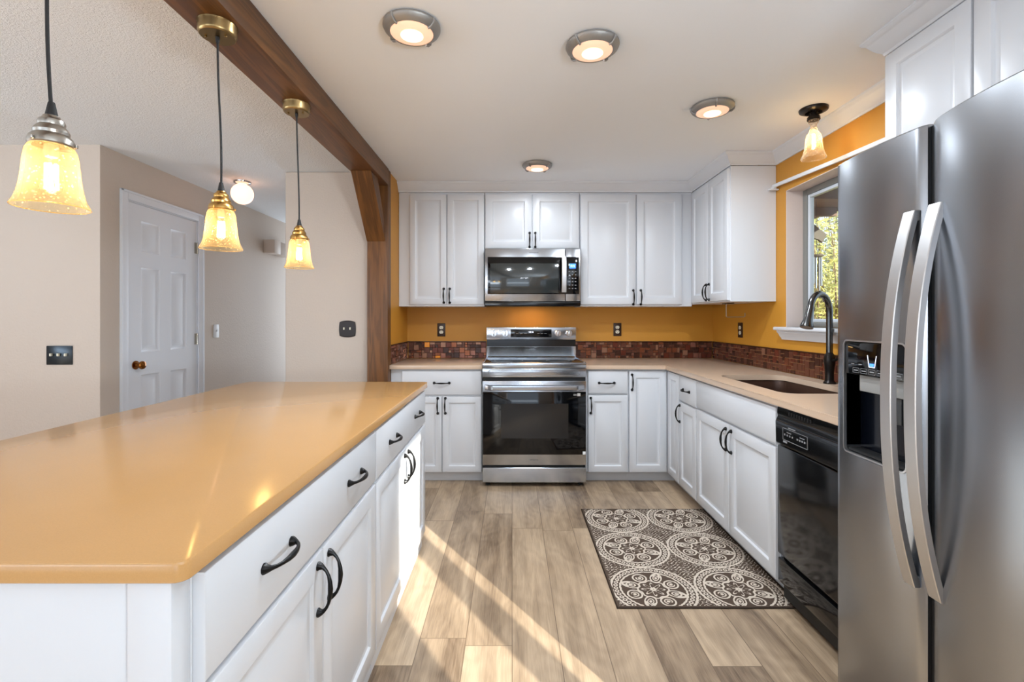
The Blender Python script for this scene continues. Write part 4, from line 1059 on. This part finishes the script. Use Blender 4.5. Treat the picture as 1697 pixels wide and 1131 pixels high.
# triple switch on left wall (faces -Y)
t = plate_thing('light_switch', 'dark triple toggle switch plate on the bright left wall', 'switch', ((99-848)*AY/FPX, AY, 1.235-60*AY/FPX), 0)
b = B(); box(b, -.082, .082, -.006, -.0002, -.060, .060, .003); obj('cover_plate', b, M['plate'], t)
for k in (-1, 0, 1):
    b = B(); box(b, k*.046-.005, k*.046+.005, -.020, -.0055, -.006, .012, .002); obj('toggle', b, M['cream'], t, label='cream toggle')
# double switch with rounded plate on beige wall
t = plate_thing('light_switch', 'black double switch plate with rounded outline on the beige wall left of the post', 'switch', ((575.5-848)*3.57/FPX, 3.57, 1.235-16.5*3.57/FPX), 0)
b = B(); n = 10; pts = []
for k in range(n): u = -1+2*k/n; pts.append((-.058+.116*k/n, -(.052+.011*(1-u*u))))
for k in range(n): u = -1+2*k/n; pts.append((.058+.005*(1-u*u), -.052+.104*k/n))
for k in range(n): u = -1+2*k/n; pts.append((.058-.116*k/n, (.052+.011*(1-u*u))))
for k in range(n): u = -1+2*k/n; pts.append((-.058-.005*(1-u*u), .052-.104*k/n))
loft(b, [[(x*s, y, z*s) for x, z in pts] for y, s in ((-.0002, 1), (-.004, 1), (-.006, .95), (-.0062, .9))]); obj('cover_plate', b, flat('oil_bronze_plate', (34, 26, 24), .35, .3), t)
for k in (-.5, .5):
    b = B(); box(b, k*.046-.005, k*.046+.005, -.018, -.0058, -.006, .012, .002); obj('toggle', b, M['cream'], t, label='cream toggle')
# white switch in the hall (faces +X)
t = plate_thing('light_switch', 'white single light switch on the hall wall right of the door', 'switch', (LX, 4.20, 1.235-20*4.2/FPX), PI/2)
b = B(); box(b, -.036, .036, -.006, -.0002, -.058, .058, .002); obj('cover_plate', b, M['trim'], t)
b = B(); box(b, -.005, .005, -.016, -.0055, -.006, .012, .002); obj('toggle', b, M['trim'], t)
def outlet(loc, rz, label):
    t = thing('wall_outlet', label, 'outlet', loc, rz, 'brown wall outlets above the backsplash')
    b = B(); box(b, -.035, .035, -.006, -.0002, -.0575, .0575, .002); obj('cover_plate', b, M['brownplate'], t, label='dark brown cover plate')
    for s in (-1, 1):
        b = B(); rr_ = rrect(.034, .028, .013, 5); loft(b, [[(u, y, s*.020+v) for u, v in rr_] for y in (-.0055, -.0085)])
        rc = obj('receptacle', b, M['cream'], t, label='cream receptacle')
        b = B(); box(b, -.0085, -.0065, -.0092, -.0084, s*.020-.002, s*.020+.007); box(b, .0065, .0085, -.0092, -.0084, s*.020-.002, s*.020+.007); disc_y(b, 0, -.0084, s*.020-.008, .0025, .0008, 10, .0002); obj('slots', b, M['blackmatt'], rc)
outlet(((731-848)*BY/FPX, BY, 1.235-18*BY/FPX), 0, 'brown wall outlet left of the range')
outlet(((1022.5-848)*BY/FPX, BY, 1.235-17.5*BY/FPX), 0, 'brown wall outlet on the back wall right of the range')
outlet((WX, 3.683, 1.235-18.5*3.683/FPX), -PI/2, 'brown wall outlet on the right wall near the paper towel wire')
# paper towel wire
t = thing('paper_towel_holder', 'thin metal wire towel holder hanging under the right wall cabinet', 'holder', (1.58, 3.38, 1.351))
b = B(); tube(b, [(1.58, 3.516, 1.345), (1.58, 3.516, 1.26), (1.58, 3.514, 1.252), (1.58, 3.505, 1.249), (1.58, 3.25, 1.249), (1.58, 3.236, 1.251), (1.58, 3.233, 1.256), (1.58, 3.233, 1.275)], .0028, 8); obj('wire', b, M['nickel'], t, True)
b = B(); box(b, 1.555, 1.605, 3.44, 3.53, 1.3455, 1.3515, .002); obj('mount', b, M['bronze'], t, True)
# curtain rod
t = thing('curtain_rod', 'thin white curtain rod crossing the ochre wall above the window', 'curtain rod', (1.742, 3.18, 2.12))
b = B(); r0, r1 = Vector((1.738, 3.172, 2.117)), Vector((1.738, 1.875, 2.055))
loft(b, [[tuple(p+Vector((dx_, 0, dz_))) for dx_, dz_ in ((-.006, -.011), (-.008, -.006), (-.008, .006), (-.006, .011), (.004, .011), (.004, -.011))] for p in (r0, (r0+r1)/2+Vector((0, 0, -.004)), r1)]); obj('rod', b, M['trim'], t, True)
b = B(); box(b, 1.728, 1.748, 3.148, 3.1862, 2.098, 2.114, .002); box(b, 1.70, WX-.001, 3.15, 3.17, 2.088, 2.097, .002); obj('bracket', b, M['trim'], t, True)
# door chime in the hall
t = thing('door_chime', 'small beige door chime box high on the hall wall', 'chime', (LX, 5.2, 1.93))
b = B(); box(b, LX+.0003, LX+.118, 5.0, 5.14, 1.93, 2.07, .004); obj('housing', b, flat('chime_plastic', (206, 192, 180), .5), t, True)
b = B(); box(b, LX+.0003, LX+.110, 5.142, 5.42, 1.932, 2.068, .004); obj('cover', b, flat('chime_cover', (186, 172, 160), .5), t, True)

# ================================================================== OUTSIDE THE KITCHEN WINDOW
b = B(); box(b, 1.93, 30, -14, 30, -.5, -.3); g = struct('ground', b, M['earth'], smooth=False)
b = B(); box(b, 1.925, 2.67, 1.5, 6.5, 2.15, 2.20); box(b, 2.67, 2.70, 1.5, 6.5, 2.13, 2.32); 
for k in range(9): box(b, 1.93, 2.66, 1.7+k*.55, 1.74+k*.55, 2.08, 2.149)
struct('porch_roof', b, M['eave'], smooth=False)
b = B(); box(b, 2.15, 3.35, 1.05, 1.20, -.3, 3.0); struct('sun_blocker_wall', b, M['blocker_siding'], smooth=False)  # unseen wall added to keep sun out of the kitchen window
def shrub(x, y, h, wd, mat, label, seed, nleaf):
    rr_ = random.Random(seed)
    t = thing('garden_shrub', label, 'shrub', (x, y, -.3), 0, 'shrubs outside the kitchen window')
    b = B(); tips = []
    for k in range(34):
        a = rr_.uniform(0, 2*PI); r = rr_.uniform(.2, 1)*wd; z1 = rr_.uniform(.35, 1)*h
        p0 = Vector((rr_.uniform(-.1, .1), rr_.uniform(-.1, .1), 0)); p2 = Vector((r*math.cos(a), r*math.sin(a), z1)); p1 = (p0+p2)/2+Vector((rr_.uniform(-.2, .2), rr_.uniform(-.2, .2), .25*h*rr_.random()))
        q = [p0.lerp(p1, u).lerp(p1.lerp(p2, u), u) for u in [i/6 for i in range(7)]]
        tube(b, q, [.022, .018, .015, .012, .009, .006, .003], 5); tips += q[2:]
    obj('branches', b, M['bark'], t)
    vs, fs = [], []
    for k in range(nleaf):
        c = rr_.choice(tips)+Vector([rr_.gauss(0, .16) for _ in range(3)])
        s = rr_.uniform(.018, .042); u = Vector([rr_.gauss(0, 1) for _ in range(3)]).normalized(); v = u.orthogonal().normalized(); w_ = u.cross(v)
        n0 = len(vs); vs += [tuple(c-u*s*1.6), tuple(c+v*s*.6+w_*s*.15), tuple(c+u*s*1.6), tuple(c-v*s*.6+w_*s*.15)]; fs.append((n0, n0+1, n0+2, n0+3))
    me = bpy.data.meshes.new('foliage'); me.from_pydata(vs, [], fs); me.materials.append(mat)
    o = bpy.data.objects.new('foliage', me); COL.objects.link(o); o.parent = t
shrub(4.1, 6.3, 3.4, 1.1, M['leafy'], 'loose yellow-green shrub just outside the kitchen window', 21, 5200)
shrub(5.4, 8.6, 4.8, 1.5, M['leafg'], 'taller mid green shrub behind the yellow one', 22, 6000)
shrub(8.2, 11.6, 7.0, 2.6, M['leafd'], 'dark green tree far behind the shrubs in the window', 23, 9000)
# wind chime hanging from the eave
wc = thing('wind_chime', 'driftwood and metal tube wind chime hanging outside the window', 'wind chime', (2.32, 3.60, 1.4))
wx, wy = 2.32, 3.62
def at_(px, py, Y=3.62): return ((px-848)*Y/FPX, Y, 1.235-(py-529)*Y/FPX)
b = B(); out = [(1331, 366), (1340, 367), (1349, 374), (1357, 382), (1369, 389), (1361, 403), (1355, 397), (1347, 396), (1339, 389), (1331, 386)]
loft(b, [[(at_(p, q)[0], wy+d, at_(p, q)[2]) for p, q in out] for d in (-.012, .012)]); bmesh.ops.bevel(b, geom=list(b.edges), offset=.003, segments=1, affect='EDGES'); obj('driftwood', b, M['driftwood'], wc, True)
b = B(); tube(b, [(at_(1352, 380)[0], wy, 2.149), at_(1352, 383, wy), at_(1354, 422, wy)], .0022, 6); obj('cord', b, M['cord'], wc, True)
b = B(); lathe(b, [(.001, .008), (.045, .007), (.048, 0), (.045, -.007), (.001, -.008)], at_(1353, 0)[0], wy, at_(0, 424)[2], 24); obj('top_disc', b, M['driftwood'], wc, True)
for k, (px, pa, pb) in enumerate(((1347.5, 427, 470), (1351.5, 426, 478), (1357, 426, 482), (1360.5, 427, 474))):
    b = B(); tube(b, [at_(px, pa, wy-.02+.013*k), at_(px, pb, wy-.02+.013*k)], .0075, 12); obj('chime_tube', b, flat('chime_metal', (110, 122, 130), .35, .9), wc, True)
